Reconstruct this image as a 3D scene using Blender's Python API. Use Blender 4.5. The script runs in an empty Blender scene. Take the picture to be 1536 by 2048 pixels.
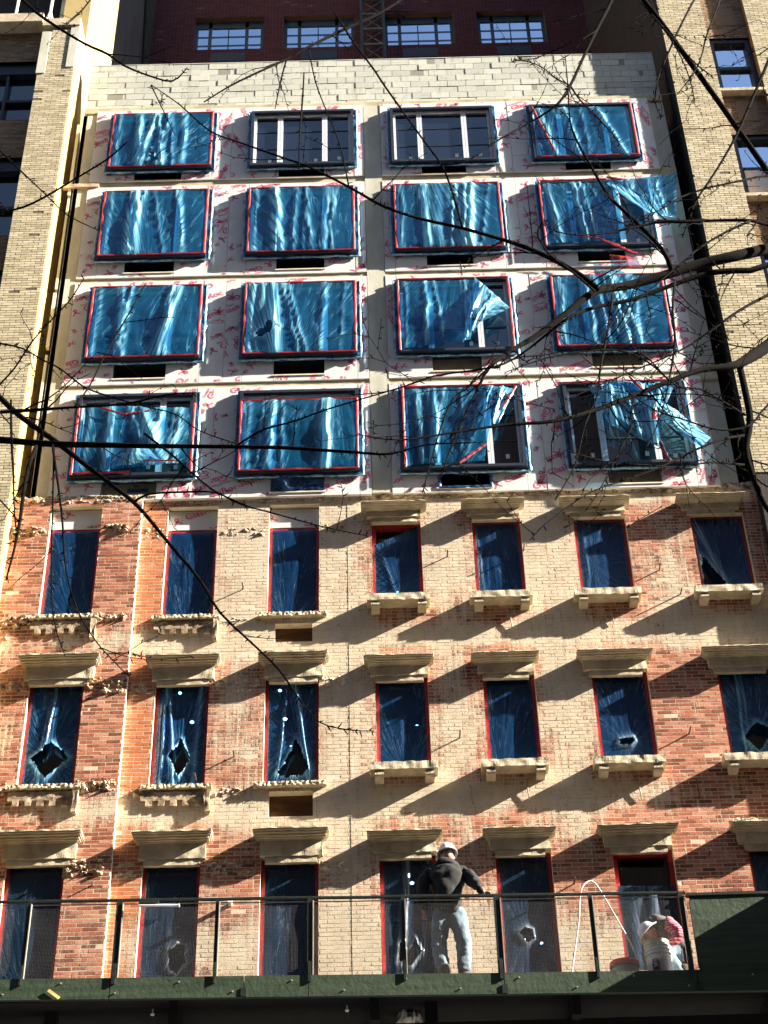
import bpy, bmesh, math, random
from mathutils import Vector, Matrix, noise
from math import sin, cos, pi, exp, radians
random.seed(7)
S = bpy.context.scene
COL = S.collection
# ---------------------------------------------------------------- camera
FPX, TH, RO, YA = 3449.0, 0.686709, -0.0291531, 0.0060907
CAM = Vector((0, -23.3, 1.6))
Fv = Vector((sin(YA)*cos(TH), cos(YA)*cos(TH), sin(TH)))
R0 = Vector((cos(YA), -sin(YA), 0)); U0 = R0.cross(Fv)
Rv = R0*cos(RO) + U0*sin(RO); Uv = -R0*sin(RO) + U0*cos(RO)
cd = bpy.data.cameras.new('camera'); cam = bpy.data.objects.new('camera', cd); COL.objects.link(cam)
cam.matrix_world = Matrix(((Rv.x, Uv.x, -Fv.x, CAM.x), (Rv.y, Uv.y, -Fv.y, CAM.y), (Rv.z, Uv.z, -Fv.z, CAM.z), (0, 0, 0, 1)))
cd.sensor_fit = 'VERTICAL'; cd.sensor_height = 24; cd.lens = FPX/2048*24; cd.clip_end = 2000
S.camera = cam
def at(px, py, y):
    r = Fv*FPX + Rv*(px-768) + Uv*(1024-py)
    return CAM + r*((y-CAM.y)/r.y)
def cz(z, p):            # height of a point measured on the wall plane when it really stands p in front of it
    return 1.6 + (z-1.6)*(23.3-p)/23.3
def cx(x, p): return x*(23.3-p)/23.3

# ---------------------------------------------------------------- materials
def nmat(name):
    m = bpy.data.materials.new(name); m.use_nodes = True
    nt = m.node_tree; b = nt.nodes['Principled BSDF']
    return m, nt, b
def N(nt, t, **k):
    n = nt.nodes.new(t)
    for a, v in k.items(): setattr(n, a, v)
    return n
def link(nt, a, b): nt.links.new(a, b)
def mth(nt, op, a, b=None, c=None, clamp=False):
    n = N(nt, 'ShaderNodeMath', operation=op); n.use_clamp = clamp
    for i, v in enumerate((a, b, c)):
        if v is None: continue
        if isinstance(v, (int, float)): n.inputs[i].default_value = v
        else: link(nt, v, n.inputs[i])
    return n.outputs[0]
def mixc(nt, f, a, b, mode='MIX'):
    n = N(nt, 'ShaderNodeMix', data_type='RGBA', blend_type=mode)
    for s, v in ((n.inputs[0], f), (n.inputs[6], a), (n.inputs[7], b)):
        if isinstance(v, (int, float)): s.default_value = v
        elif isinstance(v, tuple): s.default_value = (*v, 1)
        else: link(nt, v, s)
    return n.outputs[2]
def wpos(nt, sc=(1, 1, 1)):
    g = N(nt, 'ShaderNodeNewGeometry'); m = N(nt, 'ShaderNodeMapping'); m.inputs['Scale'].default_value = sc
    link(nt, g.outputs['Position'], m.inputs[0]); return m.outputs[0]
def opos(nt, sc=(1, 1, 1)):
    g = N(nt, 'ShaderNodeTexCoord'); m = N(nt, 'ShaderNodeMapping'); m.inputs['Scale'].default_value = sc
    link(nt, g.outputs['Object'], m.inputs[0]); return m.outputs[0]
def noi(nt, vec, scale=5, detail=4, rough=.6):
    n = N(nt, 'ShaderNodeTexNoise'); n.inputs['Scale'].default_value = scale; n.inputs['Detail'].default_value = detail
    n.inputs['Roughness'].default_value = rough; link(nt, vec, n.inputs['Vector']); return n.outputs[0]
def ramp(nt, f, stops):
    r = N(nt, 'ShaderNodeValToRGB'); e = r.color_ramp.elements
    while len(e) < len(stops): e.new(.5)
    for i, (p, c) in enumerate(stops):
        e[i].position = p; e[i].color = (*c, 1) if isinstance(c, tuple) else (c, c, c, 1)
    link(nt, f, r.inputs[0]); return r.outputs[0]
def bump(nt, b, h, d=.01, s=1.0):
    n = N(nt, 'ShaderNodeBump'); n.inputs['Distance'].default_value = d; n.inputs['Strength'].default_value = s
    link(nt, h, n.inputs['Height']); link(nt, n.outputs[0], b.inputs['Normal']); return n.outputs[0]
def simple(name, c, c2=None, rough=.7, sc=3, det=5, bd=.004, bs=25, metal=0, stretch=(1, 1, 1), spec=.4, thr=(.3, .7)):
    m, nt, b = nmat(name); v = wpos(nt, stretch)
    c2 = c2 or tuple(x*.6 for x in c)
    f = ramp(nt, noi(nt, v, sc, det), [(thr[0], c2), (thr[1], c)])
    link(nt, f, b.inputs['Base Color']); b.inputs['Roughness'].default_value = rough; b.inputs['Metallic'].default_value = metal
    b.inputs['Specular IOR Level'].default_value = spec
    if bd: bump(nt, b, noi(nt, wpos(nt), bs, 4), bd)
    return m
M = {}
def brickmat(name, dark, mid, light, stainc, mortar=False, mortc=(.5, .44, .34), bd=.004, tint=(.55, .17, .05), var=.7):
    m, nt, b = nmat(name)
    a = N(nt, 'ShaderNodeAttribute', attribute_name='bcol'); sep = N(nt, 'ShaderNodeSeparateColor'); link(nt, a.outputs['Color'], sep.inputs[0])
    p = wpos(nt)
    if mortar: base = mixc(nt, noi(nt, p, 6, 5), mortc, tuple(x*.7 for x in mortc))
    else:
        r = mth(nt, 'ADD', sep.outputs[0], mth(nt, 'MULTIPLY', mth(nt, 'SUBTRACT', noi(nt, wpos(nt, (1, 1, 1.6)), 22, 5, .75), .5), 1.1))
        r = mth(nt, 'ADD', mth(nt, 'MULTIPLY', mth(nt, 'SUBTRACT', r, .5), var), .5)
        base = ramp(nt, r, [(.05, dark), (.5, mid), (.95, light)])
        base = mixc(nt, mth(nt, 'MULTIPLY', sep.outputs[2], .8), base, tint)
    big = noi(nt, wpos(nt, (1, 1, .55)), 2.2, 5, .65)
    fine = noi(nt, p, 38, 4, .7)
    drip = noi(nt, wpos(nt, (1, 1, .05)), 17, 3, .6)
    s = mth(nt, 'ADD', sep.outputs[1], mth(nt, 'MULTIPLY', mth(nt, 'SUBTRACT', big, .5), 1.5))
    s = mth(nt, 'ADD', s, mth(nt, 'MULTIPLY', mth(nt, 'SUBTRACT', fine, .5), 1.3))
    s = mth(nt, 'ADD', s, mth(nt, 'MULTIPLY', mth(nt, 'SUBTRACT', drip, .5), 1.3))
    s = ramp(nt, s, [(.38, 0.0), (.80, .62 if mortar else .86)])
    sc = mixc(nt, noi(nt, wpos(nt, (1, 1, .5)), 5, 4), stainc, tuple(x*y for x, y in zip(stainc, (.55, .50, .46))))
    col = mixc(nt, s, base, sc)
    # thin limewash runs and dark weathering specks
    run = mth(nt, 'MULTIPLY', ramp(nt, noi(nt, wpos(nt, (1, 1, .03)), 42, 2, .5), [(.60, 0.0), (.68, 1.0)]), ramp(nt, noi(nt, wpos(nt, (1, 1, .5)), 2.6, 4), [(.50, 0.0), (.62, .65)]))
    if stainc == CREAM: col = mixc(nt, run, col, stainc)
    w = ramp(nt, noi(nt, wpos(nt, (1, 1, .6)), 11, 7, .78), [(.57, 0.0), (.70, .85)])
    col = mixc(nt, w, col, (.09, .06, .045))
    link(nt, col, b.inputs['Base Color']); b.inputs['Roughness'].default_value = .85; b.inputs['Specular IOR Level'].default_value = .25
    bump(nt, b, noi(nt, p, 60, 5, .7), bd, .8)
    return m
CREAM = (.78, .715, .545)
M['brick'] = brickmat('old red brick', (.12, .036, .018), (.38, .125, .068), (.54, .26, .17), CREAM, bd=.006, var=.8)
M['mortar'] = brickmat('lime mortar', 0, 0, 0, CREAM, True, (.72, .58, .42))
M['tanbrick'] = brickmat('tan face brick', (.28, .23, .14), (.49, .42, .28), (.64, .57, .42), (.5, .44, .31), bd=.003, var=.5)
M['tanmortar'] = brickmat('dark joint mortar', 0, 0, 0, (.25, .2, .14), True, (.17, .14, .10))
M['brownbrick'] = brickmat('brown spandrel brick', (.16, .11, .07), (.26, .19, .12), (.34, .26, .17), (.25, .2, .13))
M['cmu'] = brickmat('concrete block', (.34, .34, .30), (.50, .50, .43), (.58, .58, .50), (.40, .38, .31), var=.4)
M['cmumortar'] = brickmat('block joint', 0, 0, 0, (.3, .28, .22), True, (.30, .29, .24))
M['stone'] = simple('weathered brownstone', (.64, .56, .40), (.34, .28, .19), .85, 4, 8, .006, 40, stretch=(1, 1, .6))
M['ledge'] = simple('pale limestone', (.62, .53, .38), (.34, .28, .19), .85, 5, 8, .008, 35)
M['rough'] = simple('broken masonry', (.52, .42, .30), (.11, .06, .04), .95, 9, 9, .012, 60, thr=(.36, .56))
M['scarshade'] = simple('shaded scarred brownstone', (.46, .36, .24), (.15, .095, .06), .95, 7, 9, .010, 50, thr=(.38, .60))  # scarred stone, darkened so the shadow on aprons and consoles is in its colour
M['reveal'] = simple('painted jamb', (.82, .74, .56), (.62, .5, .36), .8, 6, 6, .003, 50)
M['concrete'] = simple('raw concrete', (.58, .56, .47), (.40, .39, .31), .85, 3, 8, .004, 30, stretch=(1, 1, .4))
M['slab'] = simple('slab edge', (.56, .49, .33), (.34, .28, .16), .85, 2.5, 8, .004, 30)
M['stucco'] = simple('cream painted wall', (.44, .33, .14), (.34, .25, .10), .8, 1.5, 6, .003, 30)
M['shadewall'] = simple('shade grey stucco', (.10, .09, .085), (.05, .045, .045), .9, 2, 8, .01, 20, stretch=(1, 1, .3))  # shade on the rear of the left side wall, put into the colour
M['redtape'] = simple('red sheathing tape', (.50, .014, .018), (.17, .004, .010), .5, 5, 4, .004, 20, spec=.5)
M['bluetape'] = simple('blue masking film', (.02, .13, .30), (.01, .03, .09), .35, 9, 5, .012, 16, spec=.6, thr=(.4, .62))
M['palefilm'] = simple('bunched pale film', (.45, .72, .85), (.04, .16, .30), .3, 14, 5, .015, 22, spec=.6)
M['darkframe'] = simple('dark window buck', (.020, .028, .045), (.012, .016, .026), .5, 6, 4, .001, 30)
M['alu'] = simple('aluminium sash', (.72, .74, .76), (.55, .57, .60), .4, 10, 3, .0, 30)
M['olive'] = simple('green painted plywood', (.050, .070, .042), (.018, .034, .020), .55, 5, 9, .006, 14, stretch=(.25, 1, 3.5), spec=.35)
M['steel'] = simple('dark green steel', (.020, .028, .024), (.006, .008, .008), .45, 18, 5, .002, 40)
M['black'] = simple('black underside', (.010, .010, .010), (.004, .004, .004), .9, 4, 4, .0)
M['bark'] = simple('dark tree bark', (.0050, .0036, .0028), (.002, .0016, .0014), .95, 12, 6, .004, 60, spec=.06)
M['plywood'] = simple('brown plywood', (.16, .075, .025), (.05, .022, .01), .8, 2, 6, .002, 30, stretch=(1, 1, 6))
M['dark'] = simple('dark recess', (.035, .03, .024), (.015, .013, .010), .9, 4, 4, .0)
M['duct'] = simple('galvanised sleeve', (.34, .33, .27), (.22, .21, .17), .5, 6, 4, .001)
M['rust'] = simple('rusty iron', (.14, .08, .05), (.05, .03, .02), .8, 20, 5, .002)
M['print'] = simple('magenta print', (.60, .06, .16), (.64, .24, .28), .8, 7, 3, 0)
M['board'] = simple('gypsum sheathing board', (.72, .70, .67), (.60, .58, .55), .8, 2.2, 8, .002, 8)
M['asphalt'] = simple('asphalt', (.05, .05, .05), (.035, .035, .035), .9, 20, 6, .003, 80)
M['pave'] = simple('concrete pavement', (.34, .33, .31), (.26, .25, .24), .9, 4, 8, .003, 30)
M['opp'] = simple('shaded brick across street', (.20, .13, .10), (.12, .08, .06), .9, 3, 6, .003, 20)
def solid(name, c, rough=.5, metal=0, spec=.5, emis=None, es=0):
    m, nt, b = nmat(name); b.inputs['Base Color'].default_value = (*c, 1); b.inputs['Roughness'].default_value = rough
    b.inputs['Metallic'].default_value = metal; b.inputs['Specular IOR Level'].default_value = spec
    if emis: b.inputs['Emission Color'].default_value = (*emis, 1); b.inputs['Emission Strength'].default_value = es
    return m
M['lamp'] = solid('lit lamp', (.9, .9, .9), emis=(1, .98, .85), es=6)
M['white'] = simple('white plastic', (.80, .80, .78), (.66, .65, .60), .35, 8, 5, .001, 30)
M['helmet'] = simple('white hard hat', (.85, .86, .88), (.78, .79, .82), .25, 5, 3, 0)
M['jacket'] = simple('charcoal fleece', (.014, .013, .013), (.012, .012, .012), .9, 8, 6, .006, 22)
M['jeans'] = simple('light blue jeans', (.19, .27, .33), (.10, .13, .15), .9, 5, 6, .006, 20)
M['boots'] = simple('brown work boots', (.06, .042, .03), (.03, .02, .015), .8, 12, 5, .004, 40)
M['skin'] = simple('skin', (.42, .24, .16), (.36, .19, .13), .6, 10, 3, 0)
M['vest'] = simple('grey vest', (.13, .12, .12), (.05, .05, .05), .85, 9, 5, .006, 24)
M['flannel'] = None
m, nt, b = nmat('red striped shirt'); w = N(nt, 'ShaderNodeTexWave'); w.inputs['Scale'].default_value = 9; w.bands_direction = 'Z'
link(nt, wpos(nt), w.inputs[0]); w.inputs['Distortion'].default_value = 2
link(nt, ramp(nt, w.outputs[1], [(.35, (.34, .02, .045)), (.6, (.62, .20, .24))]), b.inputs['Base Color']); b.inputs['Roughness'].default_value = .85
M['flannel'] = m
M['hose'] = simple('pale hose', (.75, .70, .66), (.55, .45, .42), .5, 20, 3, 0)
M['redplastic'] = simple('red bucket lid', (.85, .06, .02), (.75, .05, .02), .35, 8, 3, 0)
M['label'] = simple('dark red label', (.12, .012, .03), (.09, .01, .02), .6, 8, 3, 0)
M['yellow'] = simple('yellow strap', (.80, .62, .22), (.6, .45, .15), .6, 8, 3, 0)
# glass
def glassmat(name, base, trans):
    m, nt, b = nmat(name); nt.nodes.remove(b); out = nt.nodes['Material Output']
    g = N(nt, 'ShaderNodeBsdfGlossy'); g.inputs['Roughness'].default_value = .02; g.inputs['Color'].default_value = (.9, .95, 1, 1)
    d = N(nt, 'ShaderNodeBsdfDiffuse'); d.inputs['Color'].default_value = (*base, 1)
    t = N(nt, 'ShaderNodeBsdfTransparent'); t.inputs['Color'].default_value = (.6, .68, .72, 1)
    mx = N(nt, 'ShaderNodeMixShader'); mx.inputs[0].default_value = trans; link(nt, d.outputs[0], mx.inputs[1]); link(nt, t.outputs[0], mx.inputs[2])
    lw = N(nt, 'ShaderNodeFresnel'); lw.inputs[0].default_value = 1.6
    bp = N(nt, 'ShaderNodeBump'); bp.inputs['Distance'].default_value = .01; bp.inputs['Strength'].default_value = .25
    link(nt, noi(nt, wpos(nt), 1.3, 2), bp.inputs['Height']); link(nt, bp.outputs[0], g.inputs['Normal'])
    m2 = N(nt, 'ShaderNodeMixShader'); link(nt, mth(nt, 'MULTIPLY', lw.outputs[0], 1.6, clamp=True), m2.inputs[0]); link(nt, mx.outputs[0], m2.inputs[1]); link(nt, g.outputs[0], m2.inputs[2])
    link(nt, m2.outputs[0], out.inputs[0]); return m
M['glass'] = glassmat('dark window glass', (.012, .016, .030), .25)
m, nt, b = nmat('sky reflecting glass'); b.inputs['Base Color'].default_value = (.62, .70, .82, 1); b.inputs['Metallic'].default_value = 1; b.inputs['Roughness'].default_value = .04
bump(nt, b, noi(nt, wpos(nt), 1.6, 2), .02, .5); M['skyglass'] = m
M['mirror'] = m
M['clearglass'] = glassmat('clear window glass', (.01, .02, .03), .85)
# plastic film
def filmmat(name, tint, cold, colw, base, lw, lines=1.0, freq=1.0, bs=.45, rough=.3, spec=.5):
    m, nt, b = nmat(name); out = nt.nodes['Material Output']
    a = N(nt, 'ShaderNodeAttribute', attribute_name='fold'); sep = N(nt, 'ShaderNodeSeparateColor'); link(nt, a.outputs['Color'], sep.inputs[0])
    uv = N(nt, 'ShaderNodeUVMap', uv_map='crease')
    def mp(sc):
        q = N(nt, 'ShaderNodeMapping'); q.inputs['Scale'].default_value = sc; link(nt, uv.outputs[0], q.inputs[0]); return q.outputs[0]
    n1 = noi(nt, mp((2.2, .22, 1)), 1.6*freq, 3, .55); n2 = noi(nt, mp((1.6, .55, 1)), 2.6*freq, 3, .6); n3 = noi(nt, mp((1, .6, 1)), 2.4, 2)
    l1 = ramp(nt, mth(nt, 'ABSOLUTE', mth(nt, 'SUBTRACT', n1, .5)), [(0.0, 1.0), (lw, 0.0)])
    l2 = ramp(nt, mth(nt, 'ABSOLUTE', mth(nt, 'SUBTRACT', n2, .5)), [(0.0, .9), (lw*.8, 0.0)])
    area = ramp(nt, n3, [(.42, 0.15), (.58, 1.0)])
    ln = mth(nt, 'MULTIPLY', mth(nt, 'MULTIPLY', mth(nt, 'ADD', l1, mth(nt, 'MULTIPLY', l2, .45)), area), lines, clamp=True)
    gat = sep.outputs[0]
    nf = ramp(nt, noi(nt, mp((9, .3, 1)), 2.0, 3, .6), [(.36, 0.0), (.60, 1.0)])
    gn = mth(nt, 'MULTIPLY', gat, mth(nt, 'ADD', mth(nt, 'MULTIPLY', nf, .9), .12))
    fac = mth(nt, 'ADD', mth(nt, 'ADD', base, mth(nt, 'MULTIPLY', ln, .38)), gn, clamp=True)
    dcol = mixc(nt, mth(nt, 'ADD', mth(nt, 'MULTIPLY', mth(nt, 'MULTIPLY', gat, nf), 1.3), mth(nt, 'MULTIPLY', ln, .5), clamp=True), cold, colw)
    dcol = mixc(nt, sep.outputs[1], dcol, (.85, .10, .08))
    b.inputs['Roughness'].default_value = rough; b.inputs['Specular IOR Level'].default_value = spec
    link(nt, dcol, b.inputs['Base Color'])
    hh = mth(nt, 'ADD', n1, mth(nt, 'MULTIPLY', n2, .5))
    nb = bump(nt, b, hh, .04, bs)
    tl = N(nt, 'ShaderNodeBsdfTranslucent'); link(nt, dcol, tl.inputs[0])
    mo = N(nt, 'ShaderNodeMixShader'); mo.inputs[0].default_value = .3; link(nt, b.outputs[0], mo.inputs[1]); link(nt, tl.outputs[0], mo.inputs[2])
    t = N(nt, 'ShaderNodeBsdfTransparent'); t.inputs['Color'].default_value = (*tint, 1)
    gl = N(nt, 'ShaderNodeBsdfGlossy'); gl.inputs['Roughness'].default_value = .12; link(nt, nb, gl.inputs['Normal'])
    tm = N(nt, 'ShaderNodeMixShader'); tm.inputs[0].default_value = .06; link(nt, t.outputs[0], tm.inputs[1]); link(nt, gl.outputs[0], tm.inputs[2])
    mx = N(nt, 'ShaderNodeMixShader'); link(nt, fac, mx.inputs[0]); link(nt, tm.outputs[0], mx.inputs[1]); link(nt, mo.outputs[0], mx.inputs[2])
    link(nt, mx.outputs[0], out.inputs[0]); return m
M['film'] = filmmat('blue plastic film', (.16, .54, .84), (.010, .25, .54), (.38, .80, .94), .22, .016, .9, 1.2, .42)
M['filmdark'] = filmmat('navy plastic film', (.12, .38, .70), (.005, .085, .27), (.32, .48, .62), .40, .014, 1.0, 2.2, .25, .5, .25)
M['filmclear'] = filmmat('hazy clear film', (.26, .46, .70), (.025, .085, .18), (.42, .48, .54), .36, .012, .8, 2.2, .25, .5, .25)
# wire mesh
m, nt, b = nmat('wire mesh infill'); out = nt.nodes['Material Output']
sx = N(nt, 'ShaderNodeSeparateXYZ'); link(nt, wpos(nt, (1, 1, 1)), sx.inputs[0])
def grid(o): return mth(nt, 'LESS_THAN', mth(nt, 'FRACT', mth(nt, 'MULTIPLY', o, 62)), .07)
gf = mth(nt, 'MAXIMUM', grid(sx.outputs[0]), grid(sx.outputs[2]))
t = N(nt, 'ShaderNodeBsdfTransparent'); mx = N(nt, 'ShaderNodeMixShader'); link(nt, gf, mx.inputs[0]); link(nt, t.outputs[0], mx.inputs[1])
b.inputs['Base Color'].default_value = (.14, .13, .13, 1); b.inputs['Roughness'].default_value = .4; link(nt, b.outputs[0], mx.inputs[2]); link(nt, mx.outputs[0], out.inputs[0])
M['wire'] = m

# ---------------------------------------------------------------- mesh builder
class MB:
    def __init__(s): s.v = []; s.f = []; s.m = []; s.attr = {}
    def quad(s, a, b, c, d, m=0):
        i = len(s.v); s.v += [tuple(a), tuple(b), tuple(c), tuple(d)]; s.f.append((i, i+1, i+2, i+3)); s.m.append(m)
    def box(s, x0, x1, y0, y1, z0, z1, m=0, skip=''):
        i = len(s.v)
        s.v += [(x0, y0, z0), (x1, y0, z0), (x1, y1, z0), (x0, y1, z0), (x0, y0, z1), (x1, y0, z1), (x1, y1, z1), (x0, y1, z1)]
        F = {'b': (0, 3, 2, 1), 't': (4, 5, 6, 7), 'f': (0, 1, 5, 4), 'r': (1, 2, 6, 5), 'k': (2, 3, 7, 6), 'l': (3, 0, 4, 7)}
        for k, q in F.items():
            if k in skip: continue
            s.f.append(tuple(i+j for j in q)); s.m.append(m)
        return i
    def tube(s, pts, rad, n=8, m=0, cap=True):
        pts = [Vector(p) for p in pts]; rings = []
        up = Vector((0, 1, 0))
        for k, p in enumerate(pts):
            d = (pts[min(k+1, len(pts)-1)] - pts[max(k-1, 0)])
            if d.length < 1e-9: d = Vector((0, 0, 1))
            d.normalize(); a = d.cross(up)
            if a.length < .05: a = d.cross(Vector((1, 0, 0)))
            a.normalize(); c = d.cross(a); r = rad[k] if isinstance(rad, (list, tuple)) else rad
            i = len(s.v); rings.append(i)
            for j in range(n):
                t = 2*pi*j/n; s.v.append(tuple(p + a*cos(t)*r + c*sin(t)*r))
        for k in range(len(rings)-1):
            for j in range(n):
                s.f.append((rings[k]+j, rings[k]+(j+1) % n, rings[k+1]+(j+1) % n, rings[k+1]+j)); s.m.append(m)
        if cap:
            s.f.append(tuple(rings[0]+j for j in range(n))[::-1]); s.m.append(m)
            s.f.append(tuple(rings[-1]+j for j in range(n))); s.m.append(m)
    def lathe(s, c, prof, n=24, m=0):
        rings = []
        for r, z in prof:
            rings.append(len(s.v))
            for j in range(n):
                t = 2*pi*j/n; s.v.append((c[0]+r*cos(t), c[1]+r*sin(t), c[2]+z))
        for k in range(len(rings)-1):
            for j in range(n):
                s.f.append((rings[k]+j, rings[k]+(j+1) % n, rings[k+1]+(j+1) % n, rings[k+1]+j)); s.m.append(m)
    def grid(s, nu, nv, fn, m=0):
        i0 = len(s.v)
        for j in range(nv+1):
            for i in range(nu+1): s.v.append(tuple(fn(i/nu, j/nv)))
        for j in range(nv):
            for i in range(nu):
                a = i0+j*(nu+1)+i; s.f.append((a, a+1, a+nu+2, a+nu+1)); s.m.append(m)
        return i0
def wl(o):
    p = Vector((0, 0, 0))
    while o: p += Vector(o.location); o = o.parent
    return p
def obj(name, mb, mats, parent=None, origin=None, smooth=False, world=True):
    """links mb as one mesh; mb's vertices are world coordinates, origin is where the object stands"""
    me = bpy.data.meshes.new(name)
    org = Vector(origin) if origin is not None else (wl(parent) if parent else Vector((0, 0, 0)))
    me.from_pydata([(v[0]-org.x, v[1]-org.y, v[2]-org.z) for v in mb.v], [], mb.f)
    if not isinstance(mats, (list, tuple)): mats = [mats]
    for q in mats: me.materials.append(q)
    if len(mats) > 1: me.polygons.foreach_set('material_index', mb.m)
    for an, vals in mb.attr.items():
        at_ = me.color_attributes.new(an, 'FLOAT_COLOR', 'POINT'); flat = []
        for c in vals: flat += [c[0], c[1], c[2], 1.0]
        at_.data.foreach_set('color', flat)
    if smooth: me.polygons.foreach_set('use_smooth', [True]*len(me.polygons))
    me.update()
    o = bpy.data.objects.new(name, me); COL.objects.link(o)
    if parent: o.parent = parent; o.location = org - wl(parent)
    else: o.location = org
    return o
def tag(o, label=None, cat=None, group=None, kind=None):
    if label: o['label'] = label
    if cat: o['category'] = cat
    if group: o['group'] = group
    if kind: o['kind'] = kind
    return o
def thing(name, label, cat, loc=(0, 0, 0), group=None):
    o = bpy.data.objects.new(name, None); COL.objects.link(o); o.location = loc; o.empty_display_size = .3
    return tag(o, label, cat, group)
def fb(x, y=0., z=0.): return noise.noise(Vector((x, y, z)))

# ---------------------------------------------------------------- bricks
def solids(x0, x1, zc, holes):
    iv = [(x0, x1)]
    for hx0, hx1, hz0, hz1 in holes:
        if hz0 < zc < hz1:
            nv = []
            for a, b in iv:
                if hx1 <= a or hx0 >= b: nv.append((a, b)); continue
                if hx0 > a: nv.append((a, hx0))
                if hx1 < b: nv.append((hx1, b))
            iv = nv
    return iv
def brickwall(mb, x0, x1, z0, z1, holes, y, bl, bh, j, rec, jit, stain=None, tint=None, seed=1, depth=.2, cell=.2, revm=None, axis='x'):
    """face bricks (material 0) over a backing (material 1) with openings cut through; axis 'y' lays the wall along y"""
    rnd = random.Random(seed)
    stain = stain or (lambda x, z: 0.0); tint = tint or (lambda x, z: 0.0)
    A = mb.attr.setdefault('bcol', [])
    while len(A) < len(mb.v): A.append((0, 0, 0))
    n = int(math.ceil((z1-z0)/bh))
    for k in range(n):
        za, zb = z0+k*bh, min(z0+(k+1)*bh, z1)
        cuts = sorted({za, zb} | {h for q in holes for h in q[2:4] if za+.008 < h < zb-.008})
        for c0, c1 in zip(cuts, cuts[1:]):
            if c1-c0 < .012: continue
            zt = c1 - (j if c1 == zb else 0)
            for a, b in solids(x0, x1, (c0+c1)/2, holes):
                off = (k % 2)*bl*.5 + fb(k*.37, seed)*bl*.12
                i = math.floor((a-off)/bl)
                while True:
                    s, e = off+i*bl, off+(i+1)*bl
                    if s >= b: break
                    s2, e2 = max(s, a), min(e-j, b); i += 1
                    if e2-s2 < .02: continue
                    dy = rnd.uniform(-jit, jit); r = rnd.random()
                    if rnd.random() < .008 and jit > .001: dy += rec*1.5
                    q = len(mb.v)
                    mb.box(s2, e2, y+dy, y+rec+.004, c0, zt, 0, 'k')
                    # tiny tilt of the face
                    t = rnd.uniform(-jit, jit)*.5
                    for vv in (q, q+4): mb.v[vv] = (mb.v[vv][0], mb.v[vv][1]+t, mb.v[vv][2])
                    c = (r, stain((s2+e2)/2, (c0+zt)/2), tint((s2+e2)/2, (c0+zt)/2))
                    A += [c]*8
    # backing cells
    def br(lo, hi, es):
        es = sorted({lo, hi} | {e for e in es if lo < e < hi}); o = []
        for a, b in zip(es, es[1:]):
            m_ = max(1, int(math.ceil((b-a)/cell))); o += [a+(b-a)*t/m_ for t in range(m_)]
        return o+[hi]
    xs = br(x0, x1, [e for h in holes for e in h[:2]]); zs = br(z0, z1, [e for h in holes for e in h[2:]])
    for xa, xb in zip(xs, xs[1:]):
        for za, zb in zip(zs, zs[1:]):
            xm, zm = (xa+xb)/2, (za+zb)/2
            if any(h[0] < xm < h[1] and h[2] < zm < h[3] for h in holes): continue
            mb.quad((xa, y+rec, za), (xb, y+rec, za), (xb, y+rec, zb), (xa, y+rec, zb), 1)
            A += [(.5, stain(px_, pz_), tint(px_, pz_)) for px_, pz_ in ((xa, za), (xb, za), (xb, zb), (xa, zb))]
    if revm is not None:
        for hx0, hx1, hz0, hz1 in holes:
            if hx0 < x0 or hx1 > x1: continue
            y0_ = y+rec*.2
            mb.quad((hx0, y0_, hz0), (hx0, y+depth, hz0), (hx0, y+depth, hz1), (hx0, y0_, hz1), revm)
            mb.quad((hx1, y+depth, hz0), (hx1, y0_, hz0), (hx1, y0_, hz1), (hx1, y+depth, hz1), revm)
            mb.quad((hx0, y0_, hz1), (hx0, y+depth, hz1), (hx1, y+depth, hz1), (hx1, y0_, hz1), revm)
            mb.quad((hx0, y+depth, hz0), (hx0, y0_, hz0), (hx1, y0_, hz0), (hx1, y+depth, hz0), revm)
            A += [(.5, .9, 0)]*16
    while len(A) < len(mb.v): A.append((.5, .5, 0))
BL, BH, BJ = .215, .0677, .014

# where old cream paint is left on the red brick: (x, z, rx, rz, amount)
BL_ = [(-.75, 19.6, .42, 1.9, 1.0), (-.55, 16.3, .38, 1.6, .75), (-.6, 13.6, .4, 1.6, .65), (1.2, 19.7, .4, 1.1, .75), (2.95, 19.6, .5, 1.5, 1.1), (2.95, 16.6, .42, 1.2, .8),
       (5.0, 19.6, .45, 1.0, .35), (1.2, 16.3, .35, 1.0, .6), (2.5, 18.05, 3.2, .16, 1.1), (5.5, 18.2, 1.0, .3, .8), (2.0, 15.0, 3.2, .22, .8), (-2.3, 19.6, .45, 1.5, 1.1),
       (-2.3, 18.1, 1.7, .33, 1.1), (-2.3, 16.4, .38, 1.2, .45), (-2.2, 14.9, 1.8, .3, .95), (-1.0, 12.6, 2.7, .45, 1.0), (3.0, 12.4, 3.4, .35, .8), (-5.0, 18.0, 1.3, .22, .6),
       (-4.9, 14.9, 1.2, .25, .7), (5.2, 17.8, 1.2, .2, .6), (-3.2, 20.8, 1.0, .2, .3), (2.5, 20.95, 4.5, .18, .9), (-4.3, 16.2, .1, 1, .0), (1.2, 13.6, .3, .9, .35), (6.5, 16.5, .3, 4, .45),
       (4.9, 18.5, .3, .9, .5), (-6.1, 16.5, .35, 1.2, .45), (-6.2, 19.3, .3, 1, .3), (2.95, 14.8, .5, .5, .5), (-1.0, 20.4, .5, .5, .5)]
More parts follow.
